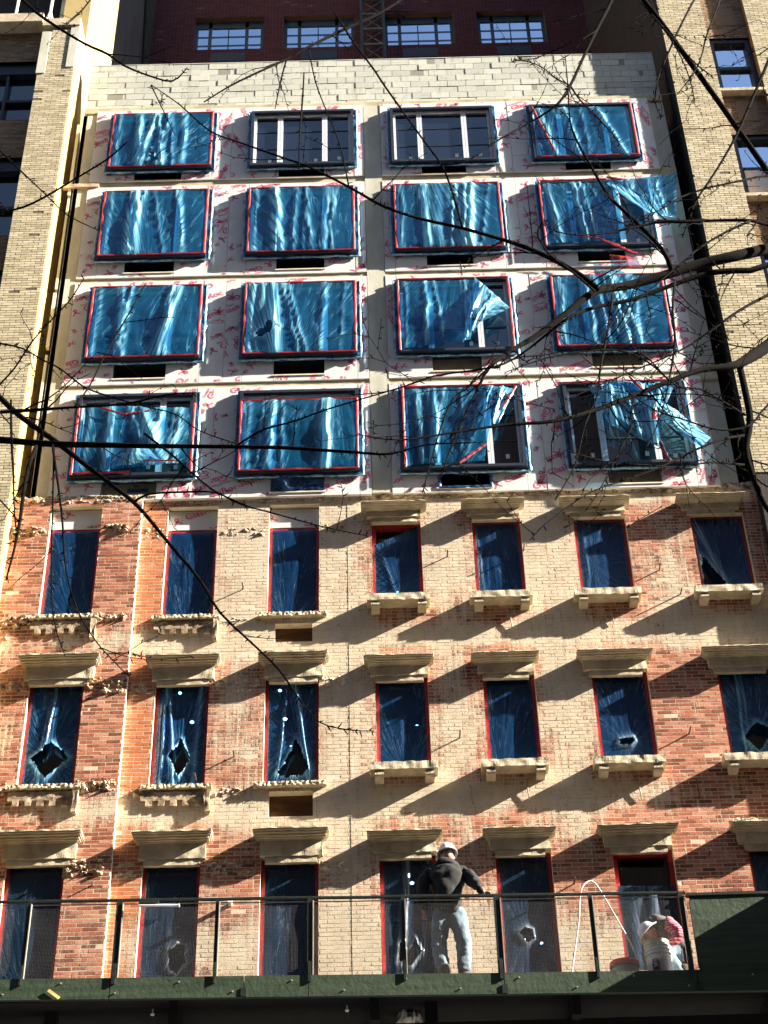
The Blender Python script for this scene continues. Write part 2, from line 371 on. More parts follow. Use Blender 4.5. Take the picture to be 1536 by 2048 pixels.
def stain_red(x, z):
    s = 0.0
    for a, b, rx, rz, k in BL_: s += k*.9*exp(-((x-a)/rx)**2*.8-((z-b)/rz)**2*.8)
    for zt in (17.3, 20.5, 14.06):
        pass
    base = (.20 if x > -.5 else (.16 if x > -4.08 else .05))+.17*exp(-((x-.6)/2.6)**2)
    if x > 4.4 and z < 17.9: base = .06
    return min(.92, base+s)+.03*fb(x*3, z*7)
def tint_red(x, z): return max(0., 1-abs(x+3.85)/.32) if x > -4.08 else 0.

LW = [(-5.66, -4.77), (-3.63, -2.76), (-1.86, -.99), (-.08, .77), (1.66, 2.5), (3.42, 4.33), (5.45, 6.38)]
def rowz(row, i):
    if row == 'A': return (18.56, 20.48) if i < 3 else (18.78, 20.49)
    if row == 'B': return (15.33, 17.31) if i < 3 else (15.52, 17.28)
    return (12.0, 14.06) if i < 3 else (12.1, 14.06)
houses = []
specs = [('brick_row_house', 'red brown house front at the far left, one window wide, projecting slightly', -7.0, -4.08, [0], -.10),
         ('brick_row_house', 'peeling red and cream brick house front, two windows wide, in the middle left', -4.08, -.5, [1, 2], 0.0),
         ('brick_row_house', 'red brick house front on the right with four window bays and bracketed stone sills', -.5, 8.2, [3, 4, 5, 6], -.004)]
ACH = {1: [], }
allholes = {}
for name, lab, xa, xb, idx, yf in specs:
    holes = []
    for i in idx:
        for row in 'ABC':
            z0, z1 = rowz(row, i)
            if row == 'A' and i < 3: z1 = 20.93
            holes.append((LW[i][0], LW[i][1], z0, z1))
    if 2 in idx: holes += [(-1.72, -1.10, 17.99, 18.36), (-1.76, -1.08, 14.74, 15.18)]
    t = thing(name, lab, 'building', ((xa+xb)/2, 0, 0), 'old brick row house fronts')
    mb = MB()
    brickwall(mb, xa, xb, 11.6, 21.12, holes, yf, BL, BH, BJ, .0022, .0011, stain_red, tint_red, seed=int(xa*10)+99, depth=.17-yf*.4, revm=2)
    if xa < -6: # the return of the projecting left house catches the sun
        mb.quad((xb, 0.05, 11.6), (xb, 0.05, 21.12), (xb, yf+.002, 21.12), (xb, yf+.002, 11.6), 2)
        mb.attr['bcol'] += [(.5, .9, 0)]*4
    obj('wall', mb, [M['brick'], M['mortar'], M['reveal']], t)
    # plain lower wall behind the platform
    mb = MB(); mb.box(xa, xb, yf+.003, .4, 0, 11.6); obj('lower_wall', mb, M['dark'], t)
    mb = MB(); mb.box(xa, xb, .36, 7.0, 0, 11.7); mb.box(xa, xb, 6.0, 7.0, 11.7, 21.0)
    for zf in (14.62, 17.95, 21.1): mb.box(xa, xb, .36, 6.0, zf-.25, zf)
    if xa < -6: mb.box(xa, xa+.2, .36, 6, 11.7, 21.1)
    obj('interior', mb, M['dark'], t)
    houses.append((t, idx, yf))

# ---------------------------------------------------------------- stone hoods, sills, broken bands
def ridx(l, i): return l[i]
HOODX = {0: (-5.91, -4.58), 1: (-3.84, -2.62), 2: (-2.0, -.84), 3: (-.26, .89), 4: (1.5, 2.62), 5: (3.24, 4.48), 6: (5.29, 6.5)}
def jag(mb, amt, sc, seed):
    for k, v in enumerate(mb.v):
        q = Vector(v)*sc+Vector((seed, 0, 0)); mb.v[k] = (v[0]+noise.noise(q)*amt, v[1]+noise.noise(q+Vector((9, 3, 1)))*amt, v[2]+noise.noise(q+Vector((2, 7, 5)))*amt)
def subbox(mb, x0, x1, y0, y1, z0, z1, n, m=0):
    for f, (p, u, v) in {'f': ((x0, y0, z0), (x1-x0, 0, 0), (0, 0, z1-z0)), 't': ((x0, y0, z1), (x1-x0, 0, 0), (0, y1-y0, 0)), 'b': ((x0, y1, z0), (x1-x0, 0, 0), (0, y0-y1, 0))}.items():
        p, u, v = Vector(p), Vector(u), Vector(v); mb.grid(n, 3, lambda a, b_: p+u*a+v*b_, m)
    for p, u in (((x0, y1, z0), (0, y0-y1, 0)), ((x1, y0, z0), (0, y1-y0, 0))):
        p, u = Vector(p), Vector(u); mb.grid(3, 3, lambda a, b_: p+u*a+Vector((0, 0, z1-z0))*b_, m)
def hood(t, x0, x1, zb, zt, yf, seed, broken=False):
    P = .29; zt = cz(zt, P); zb = cz(zb, .1); mb = MB(); H = zt-zb
    x0, x1 = cx(x0, P), cx(x1, P)
    steps = [(0, .07, 1.0), (.07, .12, .95), (.12, .18, .82), (.18, .25, .66), (.25, .29, .5), (.29, .32, .34), (.32, 1.0, .24)]
    for a, b_, k in steps:
        o = (1-k)*P*.45
        subbox(mb, x0+o, x1-o, yf-P*k, yf+.02, zt-H*b_+.001, zt-H*a, 34)
    jag(mb, .013, 9, seed)
    obj('window_hood', mb, M['stone'], t)
    mb = MB(); subbox(mb, x0+.18, x1-.18, yf-.05, yf+.02, zb-.10, zb-.004, 14); jag(mb, .008, 9, seed+5)
    obj('lintel', mb, M['ledge'], t)
def sill(t, x0, x1, zt, yf, seed):
    P = .25; x0, x1 = cx(x0, P), cx(x1, P); z = zt-.05; mb = MB()
    subbox(mb, x0, x1, yf-P, yf+.12, z-.13, z, 30); jag(mb, .016, 8, seed)
    s = obj('window_sill', mb, M['ledge'], t)
    for xx in (x0+.07, x1-.20):
        b2 = MB(); subbox(b2, xx, xx+.14, yf-.19, yf+.02, z-.25, z-.13, 5); b2.tube([(xx, yf-.185, z-.20), (xx+.14, yf-.185, z-.20)], .05, 10); jag(b2, .006, 12, seed+xx)
        obj('bracket', b2, M['ledge'], s)
def roughband(t, x0, x1, z0, z1, yf, seed, amp=.07, mat='rough'):
    mb = MB(); nu, nv = int((x1-x0)/.018)+2, int((z1-z0)/.018)+2
    def fn(u, v):
        x, z = x0+(x1-x0)*u, z0+(z1-z0)*v
        e = min(1, min(v, 1-v)*5)*min(1, min(u, 1-u)*12)
        h = noise.fractal(Vector((x*9+seed, z*15, seed)), .7, 2.2, 5)
        edge = fb(x*9, seed)*.04*(1 if abs(v-.5) > .3 else 0)
        return (x, yf+.004-max(-.12, (.05+h*1.1)*amp)*e, z+edge)
    mb.grid(nu, nv, fn); obj('broken_stonework', mb, M[mat], t)
for t, idx, yf in houses:
    for i in idx:
        x0, x1 = HOODX[i]
        if i < 3:
            hood(t, x0, x1, 17.33, 17.82, yf, i*3.1); hood(t, x0, x1, 14.09, 14.57, yf, i*5.7)
            for zz, nm in ((18.56, 1), (15.33, 2)):      # hacked off ledges under the windows
                mb = MB(); subbox(mb, LW[i][0]-.14, LW[i][1]+.12, yf-.09, yf+.14, zz-.09, zz-.02, 60); jag(mb, .018, 22, i+zz)
                obj('window_sill', mb, M['ledge'], t)
                if i < 2:
                    mb = MB()
                    subbox(mb, LW[i][0]-.10, LW[i][1]+.02, yf-.045, yf+.02, zz-.28, zz-.13, 20)
                    for q in range(5):
                        xx = LW[i][0]-.02+q*.19; subbox(mb, xx, xx+.10, yf-.05, yf+.02, zz-.38, zz-.28, 4)
                    jag(mb, .01, 9, i); obj('apron', mb, M['scarshade'], t)
                    mb = MB(); subbox(mb, LW[i][1]+.02, LW[i][1]+.10, yf-.10, yf+.02, zz-.52, zz-.13, 5); jag(mb, .025, 13, zz); obj('console', mb, M['scarshade'], t)
        else:
            hood(t, x0, x1, 17.30, 17.70, yf, i*3.1); hood(t, x0, x1, 14.10, 14.47, yf, i*2.3)
            hood(t, x0, x1, 20.62, 20.96, yf, i*4.3)
            sill(t, LW[i][0]-.11, LW[i][1]+.10, 18.80, yf, i); sill(t, LW[i][0]-.11, LW[i][1]+.10, 15.56, yf, i+9)
t0, t1, t2 = houses[0][0], houses[1][0], houses[2][0]
for a, b_, c, d in ((-4.75, -4.12, 20.28, 20.5), (-6.9, -5.7, 20.25, 20.5), (-4.75, -4.12, 18.42, 18.62), (-6.6, -5.72, 18.3, 18.6), (-4.76, -4.12, 17.0, 17.3), (-6.6, -5.7, 17.05, 17.25), (-4.76, -4.12, 15.2, 15.42), (-6.6, -5.7, 15.1, 15.4), (-4.8, -4.12, 13.75, 14.05), (-6.6, -6.1, 18.1, 18.3)):
    roughband(t0, a, b_, c, d, -.10, a+c, .10)
for a, b_, c, d in ((-4.04, -3.68, 20.2, 20.5), (-2.72, -1.9, 20.2, 20.48), (-2.7, -1.9, 18.4, 18.52), (-2.72, -1.9, 17.0, 17.3), (-.97, -.52, 20.25, 20.45), (-.97, -.52, 17.05, 17.3), (-4.04, -3.66, 17.0, 17.28), (-2.7, -1.9, 13.72, 14.02), (-.97, -.52, 13.72, 14.02), (-4.04, -3.68, 13.75, 14.03)):
    roughband(t1, a, b_, c, d, 0, a+c, .035, 'stone' if c < 20 and c > 13 and a != -2.7 else 'rough')
roughband(t1, -2.65, -2.1, 15.1, 15.28, 0, 3, .06); roughband(t1, -4.04, -3.5, 15.12, 15.26, 0, 5, .05)
roughband(t2, 5.3, 6.6, 14.1, 14.5, -.02, 8, .12, 'stone')
for t, a, b_, yf in ((t0, -6.98, -4.1, -.10), (t1, -4.05, -.52, 0), (t2, -.48, 6.7, -.015)):   # ragged top course where the new storeys begin
    roughband(t, a, b_, 20.97, 21.16, yf, a*1.7, .035)
for k, xx in enumerate((6.62, 6.72, 6.9)):
    mb = MB(); mb.tube([(xx+.05*fb(z*.8, k), -.06-.02*fb(z, 3, k), z) for z in [12+.5*q for q in range(19)]], .010+.006*(k == 1), 6); obj('cable', mb, M['duct'] if k != 1 else M['black'], t2)
# iron pins sticking out of the wall, some with short hanging wires
for px, py in ((485, 1170), (1320, 1132), (1380, 1460), (467, 1505), (920, 1468), (895, 1105), (1363, 1180), (1048, 1093), (905, 1375), (1420, 1705), (390, 1550), (184, 1770), (1150, 1760)):
    p = at(px, py, -.12); mb = MB(); mb.tube([(p.x, .02, p.z), (p.x, -.16-.08*random.random(), p.z+.004)], .012, 8)
    obj('anchor_pin', mb, M['rust'], t0 if p.x < -4.08 else (t1 if p.x < -.5 else t2))
for px, py in ((460, 1803),):
    p = at(px, py, -.1); mb = MB(); mb.tube([(p.x, .02, p.z), (p.x, -.14, p.z)], .035, 10); obj('pipe_stub', mb, M['white'], t1)
for px, py in ((1052, 1562), (1275, 1560), (1390, 1556), (1018, 1222), (1220, 1214), (940, 1570)):
    p = at(px, py, -.03); mb = MB(); mb.tube([(p.x, -.02, p.z), (p.x+.01, -.05, p.z-.02), (p.x+.015, -.045, p.z-.18), (p.x+.03, -.03, p.z-.34)], .011, 6)
    obj('hanging_wire', mb, M['duct'] if px < 1300 else M['rust'], t2)
for x0, x1, z0, z1 in ((-1.72, -1.10, 17.99, 18.36), (-1.76, -1.08, 14.74, 15.18)):
    mb = MB(); mb.quad((x0, .15, z0), (x1, .15, z0), (x1, .15, z1), (x0, .15, z1)); obj('plywood_infill', mb, M['plywood'], t1)

# ---------------------------------------------------------------- plastic sheets
def sheet(name, corners, mat, parent, folds=(), seed=0, bulge=.03, nu=44, nv=44, holes=(), anchor=None, wr=.012, red=None, gbase=0., size=None):
    """corners: 4 world points bl, br, tr, tl; folds: (u top, u bottom, width, depth, gather)"""
    P = [Vector(c) for c in corners]; mb = MB(); fold = []; uvs = []
    w = (P[1]-P[0]).length; h = (P[3]-P[0]).length
    nrm = (P[1]-P[0]).cross(P[3]-P[0]); nrm.normalize()
    if nrm.y > 0: nrm = -nrm
    ax, az = anchor or (.5, -.8)
    ax = ax if anchor else (seed*.37) % 1.0; az = az if anchor else (-.8, 1.7, -.35)[int(seed*1.3) % 3]
    def edge(u, v):
        dm = 9
        for hp in holes:
            for a in range(len(hp)):
                q0, q1 = Vector(hp[a]), Vector(hp[(a+1) % len(hp)]); q0 = Vector((q0.x*w, q0.y*h)); q1 = Vector((q1.x*w, q1.y*h)); p = Vector((u*w, v*h))
                t = max(0, min(1, (p-q0).dot(q1-q0)/max(1e-6, (q1-q0).length_squared))); dm = min(dm, (p-q0-(q1-q0)*t).length)
        return dm
    for j in range(nv+1):
        for i in range(nu+1):
            u, v = i/nu, j/nv
            p = (P[0]*(1-u)+P[1]*u)*(1-v) + (P[3]*(1-u)+P[2]*u)*v
            e = sin(pi*u)**.5*sin(pi*v)**.5 if 0 < u < 1 and 0 < v < 1 else 0
            d = bulge*e*(1+.8*fb(u*2.2+seed, v*2, seed)) ; g = gbase
            for ut, ub, fw, fa, fg in folds:
                uc = ub+(ut-ub)*v + .02*fb(v*4, ut*9, seed); q = exp(-((u-uc)/fw)**2)
                d += fa*q*(.75+.5*sin((u-uc)/fw*4.5))*(.35+.65*e); g += fg*q
            if holes: ed = exp(-edge(u, v)/.05); g += .9*ed; d += .035*ed
            d += wr*e*(fb(u*14+seed, v*2.5, seed)+.5*fb(u*30, v*5, seed+4))
            d += wr*.6*(fb(u*6, v*8+seed, 3.3))
            mb.v.append(tuple(p+nrm*d))
            rr = 1.0 if red and red(u, v) else 0.0
            fold.append((min(1, g), rr, 0))
            dx, dz = (u-ax)*w, (v-az)*h
            uvs.append((math.atan2(dx, dz if dz > 0 else -dz+.001)*2.2+seed*3.7, math.hypot(dx, dz)+seed))
    def inside(u, v):
        u, v = u+.045*fb(v*13, seed)+.02*fb(v*40, u*20), v+.028*fb(u*11, seed+2)+.012*fb(u*37, v*31)
        for hp in holes:
            c = False; n_ = len(hp)
            for a in range(n_):
                x1_, y1_ = hp[a]; x2_, y2_ = hp[(a+1) % n_]
                if (y1_ > v) != (y2_ > v) and u < (x2_-x1_)*(v-y1_)/(y2_-y1_)+x1_: c = not c
            if c: return True
        return False
    for j in range(nv):
        for i in range(nu):
            if holes and inside((i+.5)/nu, (j+.5)/nv): continue
            a = j*(nu+1)+i; mb.f.append((a, a+1, a+nu+2, a+nu+1)); mb.m.append(0)
    mb.attr['fold'] = fold
    o = obj(name, mb, mat, parent, smooth=True)
    uvl = o.data.uv_layers.new(name='crease')
    for lp in o.data.loops: uvl.data[lp.index].uv = uvs[lp.vertex_index]
    return o
def strip(mb, a, b, w, y, seed, m=0, n=26, jit=.3, th=.012):
    """a taped strip from a to b (x,z) with uneven edges"""
    a, b = Vector((a[0], a[1])), Vector((b[0], b[1])); d = (b-a).normalized(); nn = Vector((-d.y, d.x))
    i0 = len(mb.v)
    for k in range(n+1):
        t = k/n; c = a+(b-a)*t
        w1 = w*(.5+jit*fb(t*9+seed, 1.1)); w2 = w*(.5+jit*fb(t*11+seed, 5.1)); yy = y-th*(.6+.8*fb(t*8, seed))
        mb.v += [(c.x-nn.x*w1, y+.004, c.y-nn.y*w1), (c.x-nn.x*w1*.5, yy, c.y-nn.y*w1*.5), (c.x+nn.x*w2*.5, yy-.003, c.y+nn.y*w2*.5), (c.x+nn.x*w2, y+.004, c.y+nn.y*w2)]
    for k in range(n):
        for q in range(3):
            p = i0+k*4+q; mb.f.append((p, p+4, p+5, p+1)); mb.m.append(m)
def rtape(w, a, b, wd, y, seed, m=0, n=26, jit=.3):
    q = MB(); strip(q, a, b, wd, y, seed, m, n, jit); return obj('red_tape', q, M['redtape'], w)
def border(t, x0, x1, z0, z1, y, w, mat, name, seed, sides='lrtb', jit=.3, th=.012):
    mb = MB()
    if 'b' in sides: strip(mb, (x0, z0), (x1, z0), w, y, seed, jit=jit, th=th)
    if 't' in sides: strip(mb, (x0, z1), (x1, z1), w, y, seed+2, jit=jit, th=th)
    if 'l' in sides: strip(mb, (x0, z0), (x0, z1), w, y, seed+4, jit=jit, th=th)
    if 'r' in sides: strip(mb, (x1, z0), (x1, z1), w, y, seed+6, jit=jit, th=th)
    return obj(name, mb, mat, t)

# lower windows
def lowwin(t, i, row, yf):
    x0, x1 = LW[i]; z0, z1 = rowz(row, i); y = yf+.11
    mb = MB(); fw = .07
    for a in ((x0, x0+fw, z0, z1), (x1-fw, x1, z0, z1), (x0+fw, x1-fw, z1-fw, z1), (x0+fw, x1-fw, z0, z0+fw*.6)):
        mb.box(a[0], a[1], y, y+.12, a[2], a[3])
    w = obj('window', mb, M['redtape'], t, origin=((x0+x1)/2, y, z0))
    mb = MB(); zm = (z0+z1)/2
    mb.box(x0+fw, x1-fw, y+.09, y+.13, zm-.03, zm+.03); mb.box(x0+fw, x0+fw+.03, y+.09, y+.13, z0+.03, z1-fw); mb.box(x1-fw-.03, x1-fw, y+.09, y+.13, z0+.03, z1-fw)
    obj('sash', mb, M['darkframe'], w)
    mb = MB(); mb.quad((x0+fw, y+.11, z0+.03), (x1-fw, y+.11, z0+.03), (x1-fw, y+.11, z1-fw), (x0+fw, y+.11, z1-fw)); obj('glass_pane', mb, M['clearglass'], w)
    s = i*1.7+{'A': 0, 'B': 11, 'C': 23}[row]
    c = [(x0+.055, y-.012, z0+.03), (x1-.055, y-.012, z0+.03), (x1-.055, y-.012, z1-.055), (x0+.055, y-.012, z1-.055)]
    mat = M['filmdark'] if row != 'C' else M['filmclear']; holes = []; folds = []; anchor = (random.uniform(.1, .9), random.choice([-.15, -.5, 1.3]))
    K = (row, i); lab = None
    if K == ('B', 0): holes = [[(.14, .26), (.5, .42), (.92, .27), (.45, .07)]]; folds = [(.5, .3, .05, .03, .3)]; anchor = (.5, .26); gb = True; lab = 'torn blue plastic sheet with a diamond hole near its bottom left'
    elif K == ('B', 1): holes = [[(.28, .28), (.52, .45), (.74, .26), (.5, .08)]]; folds = [(.15, .12, .06, .05, .6), (.2, .4, .05, .05, .5), (.9, .8, .05, .04, .6)]; anchor = (.5, .26)
    elif K == ('B', 2): holes = [[(.22, .08), (.62, .42), (.9, .12), (.6, .06)]]; folds = [(.55, .9, .05, .06, .8), (.4, .2, .03, .03, .3)]; anchor = (.6, .4)
    elif K == ('B', 6): holes = [[(.25, .24), (.55, .42), (.85, .3), (.5, .1)]]; folds = [(.3, .25, .02, .04, .7), (.4, .3, .05, .03, .4)]; anchor = (.5, .25)
    elif K == ('B', 5): holes = [[(.35, .27), (.62, .29), (.66, .24), (.55, .20), (.36, .21)]]; anchor = (.5, .2)
    elif K == ('C', 1): holes = [[(.55, .3), (.7, .36), (.85, .33), (.86, .2), (.7, .12), (.55, .17)]]
    elif K == ('C', 3): holes = [[(.25, .12), (.3, .27), (.45, .2), (.6, .3), (.72, .2), (.5, .08)]]; folds = [(.5, .3, .08, .03, .5), (.9, .7, .05, .03, .3)]
    elif K == ('C', 4): holes = [[(.32, .34), (.45, .38), (.58, .36), (.6, .28), (.42, .25)]]; anchor = (.45, .3)
    elif K == ('A', 3): c[3] = (x0+.03, y-.012, z1-.45); folds = [(.05, .5, .02, .03, .3)]; anchor = (.55, .1)
    elif K == ('A', 6): holes = [[(0, .05), (.05, .5), (.45, .12), (.42, .02)]]; folds = [(.0, .5, .05, .06, .9)]; anchor = (.45, .1)
    elif K == ('A', 5): holes = []; folds = [(.15, .1, .04, .03, .2)]; anchor = (.3, .4)
    elif K == ('A', 4): folds = [(.0, .1, .04, .05, .3)]; anchor = (.4, 1.1)
    if K == ('C', 5): c[2] = (x1-.03, y-.012, z0+1.35); c[3] = (x0+.03, y-.012, z0+1.38); folds = [(.5, .4, .3, .04, .25)]
    bright = K in (('B', 0), ('B', 1), ('B', 2), ('B', 6))
    f = sheet('plastic_sheet', c, M['filmmid'] if bright else mat, w, folds, s, .02, *((60, 116) if holes else (30, 56)), holes, anchor, .004, red=None)
    return w
M['filmmid'] = filmmat('mid blue plastic film', (.14, .46, .78), (.006, .15, .44), (.30, .68, .95), .26, .020, 1.4, 1.8, .4, .45, .35)
for t, idx, yf in houses:
    for i in idx:
        for row in 'ABC': lowwin(t, i, row, yf)

# ---------------------------------------------------------------- printed sheathing boards
def textmesh(s, size):
    cu = bpy.data.curves.new('t', 'FONT'); cu.body = s; cu.size = size; cu.resolution_u = 2; cu.offset = size*.03
    o = bpy.data.objects.new('t', cu); COL.objects.link(o)
    me = bpy.data.meshes.new_from_object(o.evaluated_get(bpy.context.evaluated_depsgraph_get()))
    bpy.data.objects.remove(o); vs = [v.co.copy() for v in me.vertices]; fs = [tuple(p.vertices) for p in me.polygons]
    bpy.data.meshes.remove(me); return vs, fs
TXT = {'g': textmesh('GlasRoc', .19), 'c': textmesh('CertainTeed', .072), 'x': textmesh('X', .07)}
def ribbon():
    pts = [(-.075, -.075), (-.03, -.02), (.02, .035), (.03, .07), (.0, .088), (-.03, .07), (-.02, .035), (.03, -.02), (.08, -.06)]
    vs, fs = [], []
    for k, p in enumerate(pts):
        q0, q1 = pts[max(0, k-1)], pts[min(len(pts)-1, k+1)]; d = Vector((q1[0]-q0[0], q1[1]-q0[1])).normalized(); w = .016
        vs += [Vector((p[0]-d.y*w, p[1]+d.x*w, 0)), Vector((p[0]+d.y*w, p[1]-d.x*w, 0))]
    for k in range(len(pts)-1): fs.append((2*k, 2*k+1, 2*k+3, 2*k+2))
    i = len(vs); vs += [Vector((.085, .0, 0)), Vector((.1, .0, 0)), Vector((.1, .015, 0)), Vector((.085, .015, 0))]; fs.append((i, i+1, i+2, i+3))
    return vs, fs
def flag():
    vs, fs = [], []
    def r(x0, x1, y0, y1):
        i = len(vs); vs.extend([Vector((x0, y0, 0)), Vector((x1, y0, 0)), Vector((x1, y1, 0)), Vector((x0, y1, 0))]); fs.append((i, i+1, i+2, i+3))
    for k in range(4): r(0, .12, k*.02, k*.02+.011)
    r(0, .05, .036, .072); return vs, fs
TXT['r'] = ribbon(); TXT['f'] = flag()
def printcell(mb, x0, x1, z0, z1, y, rnd):
    """rows of board printing laid across one board and clipped to it"""
    ang = radians(rnd.choice([22, 22, 22, 202, 202, -68, 68, 248]))
    ox, oz = rnd.uniform(-.5, .5), rnd.uniform(-.2, .2)
    bm = bmesh.new(); R = Matrix.Rotation(ang, 3, 'Z'); c = Vector(((x0+x1)/2, (z0+z1)/2, 0)); rad = math.hypot(x1-x0, z1-z0)/2+.5
    nu = int(rad/1.2)+1; nv = int(rad/.40)+1
    for a in range(-nu, nu+1):
        for b_ in range(-nv, nv+1):
            base = Vector((a*1.2+ox+(b_ % 2)*.55, b_*.40+oz, 0)); flip = b_ % 2
            for k, dx, dy in (('g', 0, 0), ('c', -.02, .155), ('r', -.16, .02), ('f', .80, .02)):
                if k == 'c' and b_ % 2: continue
                loc = base+Vector((dx, dy, 0))
                if (R@loc).length > rad: continue
                if rnd.random() < .06: continue
                vs, fs = TXT[k]; F = Matrix.Rotation(pi, 3, 'Z') if flip else Matrix.Identity(3)
                nvv = [bm.verts.new(c+R@(loc+F@v)) for v in vs]
                for f in fs:
                    try: bm.faces.new([nvv[q] for q in f])
                    except ValueError: pass
    g = .02
    for co, no in (((x0+g, 0, 0), (-1, 0, 0)), ((x1-g, 0, 0), (1, 0, 0)), ((0, z0+g, 0), (0, -1, 0)), ((0, z1-g, 0), (0, 1, 0))):
        bmesh.ops.bisect_plane(bm, geom=bm.verts[:]+bm.edges[:]+bm.faces[:], plane_co=co, plane_no=no, clear_outer=True)
    bm.verts.index_update(); i0 = len(mb.v)
    mb.v += [(v.co.x, y, v.co.y) for v in bm.verts]
    for f in bm.faces: mb.f.append(tuple(i0+v.index for v in f.verts)[::-1]); mb.m.append(0)
    bm.free()
# ---------------------------------------------------------------- the new upper storeys
UP = thing('block_addition', 'pale block and sheathing board storeys built on top of the old brick fronts', 'building', (0, 0, 21.1))
UXS = [(-5.44, -3.27), (-2.46, -.27), (.52, 2.72), (3.52, 5.74)]
UZS = [(30.2, 32.0), (27.46, 29.46), (24.62, 26.6), (21.7, 23.7)]
ACX = [(-4.86, -3.88), (-1.85, -.9), (1.14, 2.06), (4.14, 5.08)]
ACZ = [(29.76, 30.12), (26.97, 27.35), (24.08, 24.5), (21.22, 21.64)]
ST = [(29.76, 32.12), (26.84, 29.58), (23.93, 26.72), (21.12, 23.80)]
PB = .07; PW = .20
mb = MB()
holes = []
for c in range(4):
    for r in range(4):
        holes.append((cx(UXS[c][0], PW), cx(UXS[c][1], PW), cz(UZS[r][0], PW), cz(UZS[r][1], PW)))
        holes.append((cx(ACX[c][0], PB), cx(ACX[c][1], PB), cz(ACZ[r][0], PB), cz(ACZ[r][1], PB)))
# concrete wall with openings
xs = sorted({-6.08, 6.42} | {h for q in holes for h in q[:2]}); zs = sorted({21.1, 32.2} | {h for q in holes for h in q[2:]})
for xa, xb in zip(xs, xs[1:]):
    for za, zb in zip(zs, zs[1:]):
        xm, zm = (xa+xb)/2, (za+zb)/2
        if any(h[0] < xm < h[1] and h[2] < zm < h[3] for h in holes): continue
        mb.quad((xa, 0, za), (xb, 0, za), (xb, 0, zb), (xa, 0, zb))
mb.box(-6.08, 6.42, 0, 6.9, 21.1, 32.2, 0, 'fb'); mb.box(-6.08, 6.42, .8, .9, 21.1, 32.2, 0)
for q in (-6.07,): mb.box(-6.08, -5.99, -.05, 0, 21.2, 31.9)
obj('wall', mb, M['concrete'], UP)
mb = MB()
for k, (a, b_) in enumerate([(32.05, 32.22), (29.56, 29.80), (26.68, 26.88), (23.72, 24.0)]):
    subbox(mb, -6.05, 6.41, -.045, .0, cz(a, .05), cz(b_, .05), 80)
jag(mb, .006, 6, 3); obj('slab_edge', mb, M['slab'], UP)
mb = MB(); mb.box(-.052, .296, -.064, -.004, 21.1, 32.0); obj('concrete_column', mb, M['concrete'], UP); mb = MB(); mb.box(-6.075, -5.79, -.05, -.004, 21.15, 31.9); obj('concrete_column', mb, M['concrete'], UP)
mb = MB(); brickwall(mb, -6.08, 6.43, 32.22, 33.85, [], .09, .405, .2032, .012, .006, .006, lambda x, z: .25, seed=5)
mb.box(-6.08, 6.43, .11, .35, 32.22, 33.865, 1); mb.box(-6.08, 6.43, .084, .35, 33.85, 33.87, 0); mb.box(-6.08, 6.43, -.01, .35, 32.19, 32.216, 0)
while len(mb.attr['bcol']) < len(mb.v): mb.attr['bcol'].append((.5, .3, 0))
obj('parapet', mb, [M['cmu'], M['cmumortar']], UP)
# boards
bd, pr = MB(), MB(); rnd = random.Random(11)
for r in range(4):
    z0, z1 = cz(ST[r][0], PB), cz(ST[r][1], PB)
    for half, (ha, hb) in enumerate(((-5.78, -.06), (.30, 6.08))):
        c0, c1 = (0, 1) if half == 0 else (2, 3)
        W = [(cx(UXS[c][0], PW), cx(UXS[c][1], PW)) for c in (c0, c1)]; A_ = [(cx(ACX[c][0], PB), cx(ACX[c][1], PB)) for c in (c0, c1)]
        wz0, wz1 = cz(UZS[r][0], PW), cz(UZS[r][1], PW); az0, az1 = cz(ACZ[r][0], PB), cz(ACZ[r][1], PB)
        mid = (W[0][1]+W[1][0])/2+rnd.uniform(-.1, .1)
        # full height strips beside windows, split once in height
        xsb = [ha, W[0][0], W[0][1], mid, W[1][0], W[1][1], hb]
        cells = []
        for k in (0, 2, 3, 5):
            zc_ = rnd.uniform(wz0+.2, wz1-.5)
            cells += [(xsb[k], xsb[k+1], z0, zc_), (xsb[k], xsb[k+1], zc_, z1)]
        for q in (0, 1):
            a, b_ = W[q]; s_, e_ = A_[q]
            cells += [(a, s_, z0, wz0), (e_, b_, z0, wz0), (s_, e_, z0, az0), (a, b_, wz1, z1)]
            if wz0-az1 > .02: cells.append((s_, e_, az1, wz0))
        for (a, b_, c, d) in cells:
            if b_-a < .02 or d-c < .02: continue
            yy = -PB-rnd.uniform(0, .006)
            bd.box(a+.003, b_-.003, yy, -.001, c+.003, d-.003)
            if (b_-a) > .15 and (d-c) > .12: printcell(pr, a, b_, c, d, yy-.0025, rnd)
for i in range(3):        # boards filling the heads of the left windows
    a, b_ = LW[i]; yy = (-.10 if i == 0 else 0)+.10
    bd.box(a+.002, b_-.002, yy, yy+.05, 20.49, 20.9); printcell(pr, a, b_, 20.49, 20.9, yy-.0025, rnd)
bo = obj('sheathing_boards', bd, M['board'], UP); obj('printed_lettering', pr, M['print'], bo)
